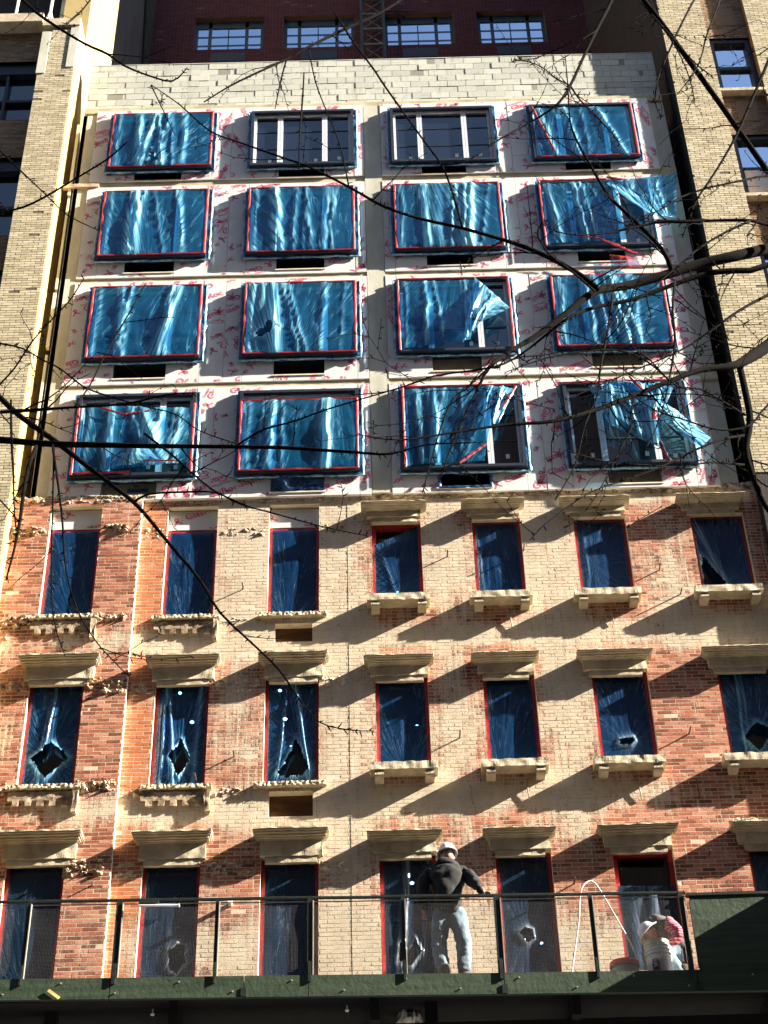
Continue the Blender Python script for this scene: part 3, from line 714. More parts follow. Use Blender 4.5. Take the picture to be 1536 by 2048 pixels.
# window units
def mainwin(c, r):
    x0, x1 = cx(UXS[c][0], PW), cx(UXS[c][1], PW); z0, z1 = cz(UZS[r][0], PW), cz(UZS[r][1], PW); yf = -PW
    mb = MB(); f = .06
    for a in ((x0, x0+f, z0, z1), (x1-f, x1, z0, z1), (x0+f, x1-f, z1-f, z1), (x0+f, x1-f, z0, z0+f)): mb.box(a[0], a[1], yf, .12, a[2], a[3])
    w = obj('window', mb, M['darkframe'], UP, origin=((x0+x1)/2, yf, z0))
    mb = MB(); a0, a1, b0, b1 = x0+f, x1-f, z0+f, z1-f; W = a1-a0; s = .052; ya, yb = -.125, -.03
    m1, m2 = a0+W*.27, a0+W*.73
    for q in (a0+s/2, m1-s*.55, m1+s*.55, m2-s*.55, m2+s*.55, a1-s/2): mb.box(q-s/2, q+s/2, ya, yb, b0, b1)
    for p, q in ((a0+s, m1-s), (m1+s, m2-s), (m2+s, a1-s)):
        mb.box(p, q, ya+.01, yb, b0, b0+s*.7); mb.box(p, q, ya+.01, yb, b1-s*.7, b1)
    obj('aluminium_frame', mb, M['alu'], w)
    mb = MB(); mb.quad((a0, -.07, b0), (a1, -.07, b0), (a1, -.07, b1), (a0, -.07, b1)); obj('glass_pane', mb, M['glass'], w)
    mb = MB()
    for t_ in (.34, .68): mb.box(a0+s, a1-s, -.082, -.072, b0+(b1-b0)*t_-.012, b0+(b1-b0)*t_+.012)
    obj('glazing_bar', mb, M['darkframe'], w)
    mb = MB(); rs = random.Random(c*7+r)
    for q in range(3):
        mb = MB(); xx = a0+W*(.15, .62, .86)[q]; zz = b0+.12+rs.random()*.1; mb.box(xx, xx+.07, -.079, -.0725, zz, zz+.10)
        obj('sticker', mb, M['white'], w)
    return w, (x0, x1, z0, z1, yf)
rs = random.Random(3)
for r in range(4):
    for c in range(4):
        w, (x0, x1, z0, z1, yf) = mainwin(c, r); sd = r*4+c
        bare = (r == 0 and c in (1, 2))
        o_ = .03
        border(w, x0-o_, x1+o_, z0-o_, z1+o_, yf+.10, .10, M['bluetape'], 'tape_margin', sd+.3, jit=.6, th=.04)
        border(w, x0-o_-.035, x1+o_+.035, z0-o_-.03, z1+o_+.02, yf+.085, .035, M['palefilm'], 'film_edge', sd+7.3, jit=.9, th=.03)
        if bare:
            continue
        full = (x0+.02, x1-.02, z0+.02, z1-.02); yy = yf-.012
        P = lambda u, v, d=0: (full[0]+(full[1]-full[0])*u, yy-d, full[2]+(full[3]-full[2])*v)
        base = [(.06, .05, .035, .03, .55), (.27+rs.uniform(-.02, .02), .27+rs.uniform(-.04, .04), .035, .04, .75), (.73+rs.uniform(-.02, .02), .73+rs.uniform(-.08, .05), .03, .035, .75)]
        for q in range(rs.randint(1, 3)):
            u = rs.uniform(.12, .92); base.append((u, u+rs.uniform(-.15, .15), rs.uniform(.008, .02), .03, rs.uniform(.3, .6)))
        red = 'lrtb'
        if (r, c) == (0, 0): base += [(.42, .30, .03, .06, .8), (.45, .52, .02, .05, .8), (.5, .5, .3, .02, .05)]
        if (r, c) == (0, 3):
            sheet('plastic_sheet', [P(.03, 0), P(.93, -.02), P(.95, .92), P(.03, .92)], M['film'], w, [(.04, .18, .04, .05, .9), (.32, .42, .05, .06, .9), (.5, .55, .02, .03, .4), (.65, .93, .05, .07, .9)], sd, .03)
            border(w, x0+.03, x1-.03, z0+.02, z1-.04, yy-.01, .05, M['redtape'], 'red_tape', sd, 'rb'); 
            rtape(w, (x0+.05, z1-.2), (x0+.42, z0+.1), .05, yy-.08, 3); continue
        if (r, c) == (1, 3):
            sheet('plastic_sheet', [P(.02, .02), P(.74, .05), P(.72, .97), P(.02, .97)], M['film'], w, [(.06, .16, .05, .04, .9), (.42, .5, .04, .05, .8), (.5, .62, .03, .05, .8), (.62, .95, .012, .03, .5), (.97, .99, .03, .04, .7)], sd, .04)
            sheet('plastic_sheet', [P(.98, .45), P(1.20, .22, .25), P(1.27, .82, .4), P(.62, .96)], M['film'], w, [(.3, .5, .1, .09, .7), (.7, .8, .05, .12, .9), (.1, .2, .04, .04, .7)], sd+50, .12, wr=.03, gbase=.32)
            rtape(w, (x0+.05, z1-.05), (x0+1.4, z1-.04), .06, yy-.03, 1, 0, 30, .5); rtape(w, (x0+1.4, z1-.04), (x1+.0, z1-.25), .07, yy-.08, 2, 0, 20, .5)
            border(w, x0+.02, x1, z0+.02, z1-.03, yy-.005, .045, M['redtape'], 'red_tape', sd, 'l')
            rtape(w, (x0+.75, z0+.12), (x0+1.1, z0+.03), .04, yy-.12, 4, 0, 12, .5); rtape(w, (x0+1.1, z0+.03), (x0+1.75, z0-.42), .09, yy-.10, 5, 0, 16, .6)

            sheet('torn_red_film', [(x0+1.25, -.12, z0-.62), (x0+1.85, -.13, z0-.66), (x0+1.78, -.15, z0-.35), (x0+1.25, -.14, z0-.22)], M['redfilm'] if 'redfilm' in M else M['film'], w, [(.5, .5, .2, .03, .4)], 77, .03, 14, 14, red=lambda u, v: True)
            continue
        if (r, c) == (2, 2):
            sheet('plastic_sheet', [P(.02, .02), P(.62, .12), P(.74, .97), P(.02, .97)], M['film'], w, [(.32, .36, .03, .04, .7), (.42, .62, .02, .03, .6), (.06, .05, .04, .03, .4), (.8, .98, .05, .03, .5)], sd, .04)
            sheet('plastic_sheet', [P(.55, .05, .05), P(.72, .30, .12), P(.99, .50, .10), P(.70, 1.0, .02)], M['film'], w, [(.3, .2, .12, .08, .8), (.7, .5, .06, .1, .9), (.5, .9, .05, .05, .6)], sd+40, .08, wr=.03, gbase=.4)
            border(w, x0+.02, x1-.02, z0+.02, z1-.02, yy-.008, .05, M['redtape'], 'red_tape', sd, 'ltr')
            rtape(w, P(.62, .34)[::2], P(.72, .30)[::2], .06, yy-.16, 4, 0, 10, .6); continue
        if (r, c) == (3, 2):
            sheet('plastic_sheet', [P(.02, .02), P(.66, .05), P(.80, .98), P(.02, .97)], M['film'], w, [(.12, .2, .03, .04, .6), (.3, .38, .05, .05, .8), (.45, .3, .03, .04, .6), (.62, .7, .02, .03, .5), (.9, .75, .03, .04, .5)], sd, .04)
            sheet('plastic_sheet', [P(.64, .38, .06), P(.80, .45, .14), P(.97, .92, .05), P(.72, .99, .01)], M['film'], w, [(.6, .7, .1, .07, .8), (.2, .2, .08, .04, .5)], sd+40, .1, wr=.03, gbase=.35)
            border(w, x0+.03, x1-.02, z0+.02, z1-.02, yy-.008, .045, M['redtape'], 'red_tape', sd, 'lt')
            rtape(w, P(.45, .0)[::2], P(.68, .22)[::2], .05, yy-.08, 4, 0, 10, .6); rtape(w, P(.84, .62)[::2], P(.97, .9)[::2], .05, yy-.16, 4, 0, 10, .6); continue
        if (r, c) == (3, 3):
            sheet('plastic_sheet', [P(.33, .40, .12), P(.73, .07, .16), P(.74, .94, .04), P(.20, .99)], M['film'], w, [(.3, .1, .1, .05, .5), (.9, .9, .06, .08, .6), (.5, .6, .03, .04, .4)], sd, .08, wr=.02, gbase=.30)
            sheet('plastic_sheet', [P(.55, .74, .1), P(1.02, .00, .3), P(1.14, .17, .2), P(.62, 1.0)], M['film'], w, [(.5, .5, .2, .06, .8), (.2, .3, .1, .06, .5)], sd+40, .05, 26, 40, wr=.03, gbase=.55)
            sheet('plastic_sheet', [P(.55, .90, .05), P(.80, .55, .18), P(.95, .96, .02), P(.20, 1.0)], M['film'], w, [(.5, .5, .1, .07, .7), (.8, .8, .05, .05, .8)], sd+44, .06, wr=.02, gbase=.25)
            rtape(w, P(.15, .985)[::2], P(.55, .97)[::2], .05, yy-.03, 4, 0, 14, .6); rtape(w, P(.55, .97)[::2], P(.74, .6)[::2], .05, yy-.2, 6, 0, 14, .6); rtape(w, P(.72, .6)[::2], P(.7, .4)[::2], .09, yy-.22, 9, 0, 8, .6); rtape(w, P(.72, .16)[::2], P(.77, -.08)[::2], .08, yy-.16, 9, 0, 8, .5)
            border(w, x0, x1-.02, z0+.02, z1-.01, yy-.008, .04, M['redtape'], 'red_tape', sd, 't'); continue
        if (r, c) == (3, 0):
            sheet('plastic_sheet', [P(.02, .03), P(.97, .12), P(.97, .80), P(.05, .86)], M['film'], w, base+[(.5, .75, .1, .07, .6), (.9, .85, .05, .05, .8)], sd, .05, wr=.02)
            sheet('plastic_sheet', [P(.30, .06, .06), P(.75, .10, .1), P(.62, .28, .12), P(.45, .32, .10)], M['film'], w, [(.5, .5, .2, .05, .5)], sd+40, .05, 20, 20, wr=.03, gbase=.35)
            border(w, x0+.02, x1-.02, z0+.02, z1-.30, yy-.008, .05, M['redtape'], 'red_tape', sd, 'l'); border(w, x0+.02, x1-.02, z0+.02, z1-.30, yy-.008, .05, M['redtape'], 'red_tape', sd, 'r')
            rtape(w, P(.14, .82)[::2], P(.40, .70)[::2], .05, yy-.08, 4, 0, 12, .5); rtape(w, P(.40, .70)[::2], P(.62, .74)[::2], .05, yy-.08, 5, 0, 12, .5); rtape(w, P(.5, .12)[::2], P(.9, .09)[::2], .03, yy-.12, 5, 0, 12, .5)
            rtape(w, P(.02, .02)[::2], P(.5, .02)[::2], .05, yy-.01, 7, 0, 12, .3); continue
        if (r, c) == (2, 1): base += [(.12, .10, .08, .03, .35), (.22, .28, .07, .05, .8), (.38, .55, .02, .04, .7), (.34, .48, .02, .04, .6)]
        if (r, c) == (2, 0): base += [(.78, .62, .05, .05, .9), (.35, .33, .015, .04, .6)]
        if (r, c) == (1, 2): base += [(.62, .62, .12, .04, .5), (.72, .68, .05, .05, .8), (.35, .35, .12, .03, .3)]
        if (r, c) == (1, 1): base += [(.24, .3, .05, .05, .8), (.55, .6, .02, .04, .5), (.45, .42, .02, .04, .5)]
        if (r, c) == (1, 0): base += [(.3, .33, .06, .05, .75), (.4, .28, .02, .05, .7)]
        if (r, c) == (2, 3): base += [(.5, .6, .05, .05, .8), (.55, .72, .03, .04, .7), (.38, .45, .03, .04, .6)]
        if (r, c) == (3, 1): base += [(.75, .7, .06, .05, .7), (.36, .36, .015, .04, .7)]
        hl = [[(.10, .25), (.24, .42), (.32, .34), (.16, .20)]] if (r, c) == (2, 1) else ([[(.37, 0), (.41, .3), (.43, .3), (.47, 0)]] if (r, c) == (0, 0) else [])
        top = 1.0 if r < 3 else .88
        sheet('plastic_sheet', [P(0, 0), P(1, 0), P(1, top), P(0, top)], M['film'], w, base, sd, .035, 56, 44, hl)
        border(w, x0+.03, x1-.03, z0+.03, z0+(z1-z0)*top-.03, yy-.006, .05, M['redtape'], 'red_tape', sd, 'lrtb')
# air conditioner sleeves
for r in range(4):
    for c in range(4):
        x0, x1 = cx(ACX[c][0], PB), cx(ACX[c][1], PB); z0, z1 = cz(ACZ[r][0], PB), cz(ACZ[r][1], PB)
        mb = MB(); y1 = .32 if not ((r == 2 and c >= 2) or (r == 3 and c in (0, 3))) else .05
        g = .004; a, b_, p, q = x0+g, x1-g, z0+g, z1-g
        mb.quad((a, -PB, p), (a, y1, p), (a, y1, q), (a, -PB, q)); mb.quad((b_, y1, p), (b_, -PB, p), (b_, -PB, q), (b_, y1, q))
        mb.quad((a, -PB, q), (a, y1, q), (b_, y1, q), (b_, -PB, q)); mb.quad((a, y1, p), (a, -PB, p), (b_, -PB, p), (b_, y1, p))
        mb.quad((a, y1, p), (b_, y1, p), (b_, y1, q), (a, y1, q), 1)
        s = obj('sleeve_opening', mb, [M['duct'] if (y1 < .1) else M['dark'], M['duct'] if y1 < .1 else (M['plywood'] if (r+c) % 2 else M['dark'])], UP)
        mb = MB(); mb.box(x0-.02, x1+.02, -PB-.02, -PB+.002, z0-.03, z0-.002); obj('sleeve_trim', mb, M['reveal'], s)
        if (r, c) == (3, 1):
            sheet('plastic_sheet', [(x0, -PB-.02, z0), (x1, -PB-.02, z0), (x1, -PB-.02, z1), (x0, -PB-.02, z1)], M['filmdark'], s, [(.1, .3, .1, .03, .3)], 91, .03, 24, 12)
        if (r, c) == (3, 2): border(s, x0, x1, z0, z1, -PB-.02, .06, M['bluetape'], 'tape_margin', 6)
        if (r, c) == (3, 0):
            mb = MB(); mb.box(x0+.45, x1-.15, .036, .046, z0+.16, z0+.24); obj('blue_label', mb, M['bluetape'], s)
# vertical metal flashing at the left edge
mb = MB()
for k, (a, b_) in enumerate(((29.3, 31.6), (26.5, 29.2), (24.9, 26.4), (22.2, 24.7))): mb.box(-6.185+.015*(k % 2), -6.125, -.06, .02, a, b_)
obj('edge_flashing', mb, M['concrete'], UP)
mb = MB(); subbox(mb, -6.3, -5.55, -.10, -.01, cz(29.62, .1), cz(29.72, .1), 10); jag(mb, .01, 6, 2); obj('timber_ledge', mb, M['ledge'], UP)

# ---------------------------------------------------------------- left neighbour
LN = thing('tan_brick_building', 'tan brick building on the left with a sunlit pier and a cream side wall', 'building', (-11, 3, 0))
yl = -.45; XR = -6.34; XL = -7.12
mb = MB(); brickwall(mb, XL, XR, 8, 33.6, [], yl, .21, .0677, .012, .007, .002, lambda x, z: .1, seed=21, cell=1)
obj('pier', mb, [M['tanbrick'], M['tanmortar']], LN)
mb = MB(); mb.box(XL, XR-.002, yl+.012, .2, 0, 33.6); obj('pier_core', mb, M['stucco'], LN)
mb = MB(); mb.box(XL-.03, XL+.16, yl-.02, .2, 32.9, 34.4); mb.box(XR-.18, XR+.0, yl-.02, .2, 33.1, 34.6); obj('cap_stone', mb, M['concrete'], LN)
mb = MB(); brickwall(mb, XL+.16, XR-.18, 33.6, 34.5, [], yl, .21, .0677, .012, .007, .002, None, seed=23, cell=1); mb.box(XL+.16, XR-.18, yl+.02, .2, 33.6, 34.5, 1)
while len(mb.attr['bcol']) < len(mb.v): mb.attr['bcol'].append((.5, 0, 0))
obj('pier_top', mb, [M['tanbrick'], M['tanmortar']], LN)
mb = MB(); mb.box(XL-.05, XR+.01, yl-.05, .3, 34.6, 34.85); mb.box(-16, XL-.05, yl-.1, .3, 34.7, 35.0); obj('coping', mb, M['ledge'], LN)
wz = [(31.6, 33.65), (27.9, 30.35), (24.4, 26.9), (20.9, 23.4)]; hs = [(-12, XL-.0, a, b_) for a, b_ in wz]
for lo, hi in ((33.65, 34.7), (30.35, 31.6), (26.9, 27.9), (23.4, 24.4), (12, 20.9)):
    mb = MB(); brickwall(mb, -12, XL, lo, hi, [], yl+.22, .21, .0677, .012, .007, .002, None, seed=int(lo), cell=2)
    obj('spandrel', mb, [M['brownbrick'], M['tanmortar']], LN)
mb = MB(); mb.box(-16, XL, yl+.6, 2.0, 0, 34.7); obj('core', mb, M['dark'], LN)
for a, b_ in wz:
    mb = MB(); mb.box(-12, XL, yl+.30, yl+.5, b_-.35, b_); mb.box(-12, XL, yl+.3, yl+.5, a, a+.1)
    for k in range(4): mb.box(XL-.75-k*1.1, XL-.69-k*1.1, yl+.33, yl+.5, a+.1, b_-.35)
    mb.box(XL-.06, XL, yl+.33, yl+.5, a+.1, b_-.35); mb.box(-12, XL, yl+.35, yl+.5, (a+b_)/2-.25, (a+b_)/2-.18)
    w = obj('window', mb, M['darkframe'], LN)
    mb = MB(); mb.quad((-12, yl+.46, a), (XL, yl+.46, a), (XL, yl+.46, b_), (-12, yl+.46, b_)); obj('glass_pane', mb, M['glass'], w)
mb = MB()                                    # side wall: painted brick near the street, shaded rear coloured dark grey
mb.box(XR-.6, XR, .2, 2.9, 0, 52, 0); mb.box(XR-.55, XR-.01, 2.9, 7.6, 0, 52, 1)
mb.box(XR-.02, XR+.015, yl+.02, yl+.16, 8, 33.6, 0); mb.box(XR-.01, XR+.015, -.07, -.005, 8, 33.6, 0)
for k in range(260): mb.box(XR-.01, XR+.008, yl+.17, -.075, 16+k*.0677, 16+k*.0677+.055, 2)
obj('side_wall', mb, [M['stucco'], M['shadewall'], M['yellowbrick'] if 'yellowbrick' in M else simple('yellow painted brick', (.72, .52, .20), (.6, .4, .14))], LN)
mb = MB(); mb.box(XL+.05, XR-.62, .35, .5, 34.8, 45); mb.box(-16, XL, 1.5, 2.5, 34.8, 44, 1); mb.box(-16, XL+.1, .2, 1.5, 35.2, 35.3, 1)
obj('set_back_wall', mb, [M['concrete'], M['dark']], LN)
mb = MB(); p0, p1 = (XR+.05, 6.6, 42.3), (XR+.06, 5.2, 49.0); mb.tube([p0, p1], .07, 8); mb.box(XR-.0, XR+.03, 6.6, 7.4, 36, 52)
obj('drain_pipe', mb, M['dark'], LN)
for k, xx in enumerate((-7.95, -7.3)):
    a = at((130, 465/4.5+0)[k] if False else (35, 103)[k], 12, .1)
    t = thing('roof_tripod', ['left one of two white tripod props on the left roof edge', 'right one of two white tripod props on the left roof edge'][k], 'tripod', (a.x, .1, 35.0), 'tripod props on the left roof')
    for q, (dx, dy) in enumerate(((-.22, 0), (.2, .1), (.02, -.25))):
        mb = MB(); mb.tube([(a.x, .1, 36.0), (a.x+dx, .1+dy, 35.02)], .028, 6); obj('leg', mb, M['white'], t)
    mb = MB(); mb.tube([(a.x, .1, 36.0), (a.x, .1, 36.7)], .035, 6); obj('pole', mb, M['white'], t)

# ---------------------------------------------------------------- right neighbour
RN = thing('tan_brick_building', 'tan brick building on the right with narrow window bays between brick piers', 'building', (9, 6, 0))
yr = -.24; A0 = 6.68
mb = MB(); brickwall(mb, A0, 7.66, 21.2, 37.5, [], yr, .21, .0677, .012, .008, .002, lambda x, z: .05, seed=31, cell=1)
brickwall(mb, 8.62, 9.3, 24, 37.5, [], yr, .21, .0677, .012, .008, .002, lambda x, z: .05, seed=33, cell=1)
obj('pier', mb, [M['tanbrick'], M['tanmortar']], RN)
mb = MB(); mb.box(A0+.005, A0+.3, yr+.012, .35, 0, 37.5, 1); mb.box(A0+.3, 7.655, yr+.012, .35, 0, 37.5); mb.box(8.625, 9.3, yr+.012, .35, 0, 37.5); mb.box(A0+.005, 20, .36, 26, 0, 56, 1); mb.box(A0+.005, 20, .3, .36, 37.5, 56, 1); obj('core', mb, [M['brownpaint'] if 'brownpaint' in M else simple('brown brick return', (.34, .20, .09), (.22, .12, .05), .8, 8, 6, .004, 30), M['sidebrick'] if 'sidebrick' in M else simple('brown side wall brick', (.045, .032, .026), (.018, .013, .011), .9, 7, 8, .012, 26, stretch=(1, .9, .35))], RN)
rw = [(32.1, 34.1), (28.65, 30.7), (25.2, 27.2), (21.7, 23.7)]; lo = 37.5
for a, b_ in rw:
    mb = MB(); brickwall(mb, 7.66, 8.62, b_, lo, [], yr+.16, .21, .0677, .012, .004, .002, None, seed=int(a), cell=1)
    mb.box(7.95, 8.4, yr+.145, yr+.17, b_+.45, min(b_+1.1, lo-.2), 0); lo = a-.09
    while len(mb.attr['bcol']) < len(mb.v): mb.attr['bcol'].append((.35, 0, 0))
    obj('spandrel', mb, [M['brownbrick'], M['tanmortar']], RN)
for k, (a, b_) in enumerate(rw):
    mb = MB(); mb.box(7.70, 7.80, yr+.20, yr+.34, a, b_-.12); mb.box(8.50, 8.60, yr+.20, yr+.34, a, b_-.12); mb.box(7.70, 8.60, yr+.2, yr+.34, b_-.12, b_); mb.box(7.8, 8.5, yr+.24, yr+.34, (a+b_)/2-.05, (a+b_)/2+.05)
    w = obj('window', mb, M['darkframe'], RN)
    mb = MB(); mb.quad((7.8, yr+.31, a), (8.5, yr+.31, a), (8.5, yr+.31, b_-.12), (7.8, yr+.31, b_-.12)); obj('glass_pane', mb, M['mirror'] if 'mirror' in M else M['glass'], w)
    mb = MB(); mb.box(7.62, 8.66, yr+.0, yr+.35, a-.09, a); obj('window_sill', mb, M['ledge'], w)
    if k == 1:
        mb = MB(); mb.box(7.82, 8.48, yr+.22, yr+.3, a+.02, a+.95); mb.box(7.95, 8.3, yr+.2, yr+.22, a+.3, a+.8, 0); obj('blind', mb, M['white'], w)
mb = MB(); mb.box(9.3, 14, -.1, .36, 20, 37.5); obj('far_pier', mb, M['ledge'], RN)

# ---------------------------------------------------------------- building behind
RB = thing('dark_red_brick_building', 'dark red brick building rising behind the block parapet with blue framed windows', 'building', (0, 8, 0))
yb = 7.5; rx = [(-5.08, -3.0), (-2.4, -.28), (.62, 2.7), (3.42, 5.46)]
holes = [(a, b_, 44.75, 46.35) for a, b_ in rx]+[(a, b_, 48.2, 49.8) for a, b_ in rx]
mb = MB(); brickwall(mb, -6.9, 7.2, 42.5, 50.5, holes, yb, .21, .0677, .011, .003, .002, None, seed=41, cell=1, depth=.4, revm=1)
M['redbrick2'] = brickmat('maroon brick', (.035, .009, .014), (.060, .014, .021), (.09, .022, .028), (.06, .02, .025), var=.5); M['mort2'] = brickmat('maroon mortar', 0, 0, 0, (.2, .12, .11), True, (.13, .08, .085))
obj('wall', mb, [M['redbrick2'], M['mort2']], RB)
mb = MB(); mb.box(-6.9, 7.2, 7.9, 9, 0, 52); mb.box(-6.9, 7.2, 7.51, 7.9, 30, 42.5); obj('core', mb, M['dark'], RB)
M['blueframe'] = simple('blue grey window frame', (.02, .045, .07), (.012, .03, .05), .5, 5, 3, 0)
for k, (a, b_, c, d) in enumerate(holes):
    mb = MB(); W = b_-a
    for q in (0, .22, .75, 1): mb.box(a+W*q-(.0 if q == 0 else .05 if q < 1 else .1), a+W*q+(.1 if q == 0 else .05 if q < 1 else 0), yb+.18, yb+.34, c, d)
    mb.box(a+.1, b_-.1, yb+.18, yb+.34, c, c+.09); mb.box(a+.1, b_-.1, yb+.18, yb+.34, d-.30, d)
    for q in (.36, .70): mb.box(a+.1, b_-.1, yb+.185, yb+.2, c+(d-c-.35)*q, c+(d-c-.35)*q+.022)
    mb.box(a+W*.485-.015, a+W*.485+.015, yb+.185, yb+.2, c, d-.30)
    w = obj('window', mb, M['blueframe'], RB)
    mb = MB(); mb.quad((a, yb+.21, c), (b_, yb+.21, c), (b_, yb+.21, d), (a, yb+.21, d)); obj('glass_pane', mb, M['skyglass'] if 'skyglass' in M else M['glass'], w)
    mb = MB(); mb.box(a+W*.25, b_-W*.25, yb-.02, yb+.05, c-.62, c-.2)
    for q in range(14): xx = a+W*(.25+.5*q/14); mb.box(xx, xx+.03, yb-.035, yb-.02, c-.6, c-.22)
    obj('air_grille', mb, M['darkframe'], RB)
t = thing('hoist_mast', 'dark steel lattice hoist mast standing against the dark red building', 'mast', (.27, 7.1, 33))
mb = MB(); zt = 49.5
for xx in (-.06, .6): mb.box(xx-.04, xx+.04, 7.1, 7.18, 32.3, zt)
obj('upright', mb, M['steel'], t)
mb = MB()
for k in range(10):
    z = 42+k*.75; mb.box(-.02, .56, 7.1, 7.16, z, z+.08); mb.tube([(-.02, 7.14, z+.1), (.56, 7.14, z+.72)], .02, 5); mb.tube([(.56, 7.16, z+.1), (-.02, 7.16, z+.72)], .02, 5)
obj('lattice', mb, M['concrete2'] if 'concrete2' in M else simple('dull grey steel', (.12, .13, .12), (.05, .055, .05), .6, 8), t)

# ---------------------------------------------------------------- shed platform with railing
YR = -5.4
def tz(z, x): return z-.014*x
SH = thing('sidewalk_shed', 'dark green sidewalk shed platform running along the bottom of the picture', 'scaffold platform', (0, -2.7, 0))
mb = MB(); a, b_ = -9.5, 9.5
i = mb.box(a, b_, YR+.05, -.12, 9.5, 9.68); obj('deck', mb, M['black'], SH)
segs = [-9.5, -4.4, -3.05, -1.58, -.87, 1.28, 3.4, 9.5]
for s, e in zip(segs, segs[1:]):
    mb = MB(); i = len(mb.v); mb.box(s+.004, e-.004, YR, YR+.05, 0, .25)
    mb.v = [(x, y + (.004*fb(x*3, s)), (9.455 if z < .1 else 9.70)-.014*x+.006*fb(x*2, z*9)) for x, y, z in mb.v]; obj('fascia_board', mb, M['olive'], SH)
for k in range(26):
    xx = -8+k*.63+.1*fb(k*1.3); mb = MB(); z_ = 9.52-.014*xx+.12*(k % 2); mb.tube([(xx, YR-.012, z_), (xx, YR+.01, z_)], .010, 6); obj('bolt', mb, M['duct'], SH)
for xx in (-4.4, -1.58, 1.28, 3.4):
    mb = MB(); mb.box(xx-.03, xx+.03, YR-.012, YR-.001, 9.46-.014*xx, 9.56-.014*xx); obj('joint_plate', mb, M['steel'], SH)
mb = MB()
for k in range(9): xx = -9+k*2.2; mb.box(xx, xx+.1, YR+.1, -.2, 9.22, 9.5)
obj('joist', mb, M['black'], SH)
for xx in (-8, -3.8, .4, 4.6, 8.8):
    mb = MB(); mb.box(xx, xx+.14, YR+.3, YR+.44, .1, 9.5); mb.box(xx, xx+.14, -.7, -.56, .1, 9.5); obj('post', mb, M['steel'], SH)
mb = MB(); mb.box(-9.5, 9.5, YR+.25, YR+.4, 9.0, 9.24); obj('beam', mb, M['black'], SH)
RL = thing('platform_railing', 'dark green steel guard railing with wire mesh infill standing on the platform edge', 'railing', (-3, YR, 9.7))
mb = MB(); xs_ = [-9+k*.35 for k in range(36)]; xs_[-1] = 3.4
mb.tube([(x, YR+.03, tz(10.645, x)+.006*fb(x*1.3)) for x in xs_], .021, 6); obj('top_rail', mb, M['steel'], RL)
mb = MB(); mb.tube([(x, YR+.035, tz(10.60, x)+.004*fb(x*1.7)) for x in xs_], .007, 5); obj('mesh_wire', mb, M['duct'], RL)
for k, (px, r) in enumerate(((-160, .03), (60, .02), (240, .034), (435, .019), (620, .03), (805, .02), (993, .034), (1180, .02), (1362, .024))):
    x = at(px, 1795, YR).x; mb = MB(); mb.box(x-r, x+r, YR+.01, YR+.01+2*r, tz(9.66, x), tz(10.65, x)); mb.box(x-r*.6, x+r*.6, YR-.02, YR+.01, tz(9.62, x), tz(9.86, x))
    p = obj('rail_post', mb, M['steel'], RL)
    mb = MB(); mb.box(x+r+.002, x+r+.012, YR+.0, YR+.03, tz(9.7, x), tz(10.6, x)); obj('mesh_edge', mb, M['duct'], p)
pc = [at(q, 1795, YR).x for q in (-160, 60, 240, 435, 620, 805, 993, 1180, 1362)]
for s, e in zip(pc, pc[1:]):
    mb = MB(); mb.grid(10, 8, lambda u, v: (s+(e-s)*u, YR+.035+.012*fb(u*4+s, v*3), tz(9.70+.86*v, s+(e-s)*u))); obj('wire_mesh', mb, M['wire'], RL)
HB = thing('plywood_hoarding', 'dark green painted plywood hoarding panel at the right end of the railing, half in shadow', 'hoarding', (6, YR, 9.7))
for k, (s, e) in enumerate(((3.43, 5.8), (5.81, 9.4))):
    mb = MB(); mb.grid(12, 6, lambda u, v: (s+(e-s)*u, YR-.004+.01*fb(u*5, v*3, k), tz(9.70+.905*v, s+(e-s)*u))); mb.box(s, e, YR+.02, YR+.04, 9.7, 10.5); obj('plywood_panel', mb, M['olive'], HB)
mb = MB(); mb.box(3.40, 9.4, YR-.02, YR+.05, 10.54, 10.57); obj('top_batten', mb, M['steel'], HB)
NH = thing('neighbouring_hoarding', 'green plywood box of the next sidewalk shed projecting towards the street', 'hoarding', (8, YR-1, 9))
mb = MB(); mb.box(5.0, 5.05, YR-1.9, YR-.03, 8.6, 10.88); mb.box(5.05, 9.6, YR-1.9, YR-1.85, 8.6, 10.88); obj('side_panel', mb, M['olive'], NH)
mb = MB(); mb.box(5.0, 9.6, YR-1.85, YR-.03, 8.5, 8.6); obj('floor', mb, M['olive'], NH)
for xx in (5.05, 9.4):
    mb = MB(); mb.box(xx, xx+.12, YR-1.8, YR-1.68, .1, 8.5); obj('post', mb, M['steel'], NH)
# small fittings at the platform
for k, (px, py, lab) in enumerate(((305, 2029, 'small round white lamp under the platform, nearer the left'), (694, 2021, 'small round white lamp under the platform, nearer the middle'))):
    p = at(px, py, YR+.12); t = thing('work_lamp', lab, 'lamp', p, 'lamps under the platform')
    mb = MB(); mb.lathe(p, [(.002, -.012), (.018, -.010), (.024, 0), (.018, .012), (.008, .02), (.006, .06)], 14); obj('lamp_shade', mb, M['white'], t)
    mb = MB(); mb.tube([(p.x, p.y, p.z+.06), (p.x+.02, p.y+.1, 9.3)], .006, 5); obj('cable', mb, M['steel'], t)
p = at(316, 1811, YR-.03); t = thing('tube_light', 'white fluorescent tube with a black holder tied under the top rail', 'lamp', p)
a = at(278, 1811, YR-.03); b_ = at(357, 1811, YR-.03)
mb = MB(); mb.tube([a, b_], .016, 10); mb.tube([b_, b_+Vector((.012, 0, 0))], .02, 10); obj('tube', mb, M['white'], t)
mb = MB(); mb.box(a.x, a.x+.22, YR-.05, YR-.0, a.z+.02, a.z+.06); obj('holder', mb, M['steel'], t)
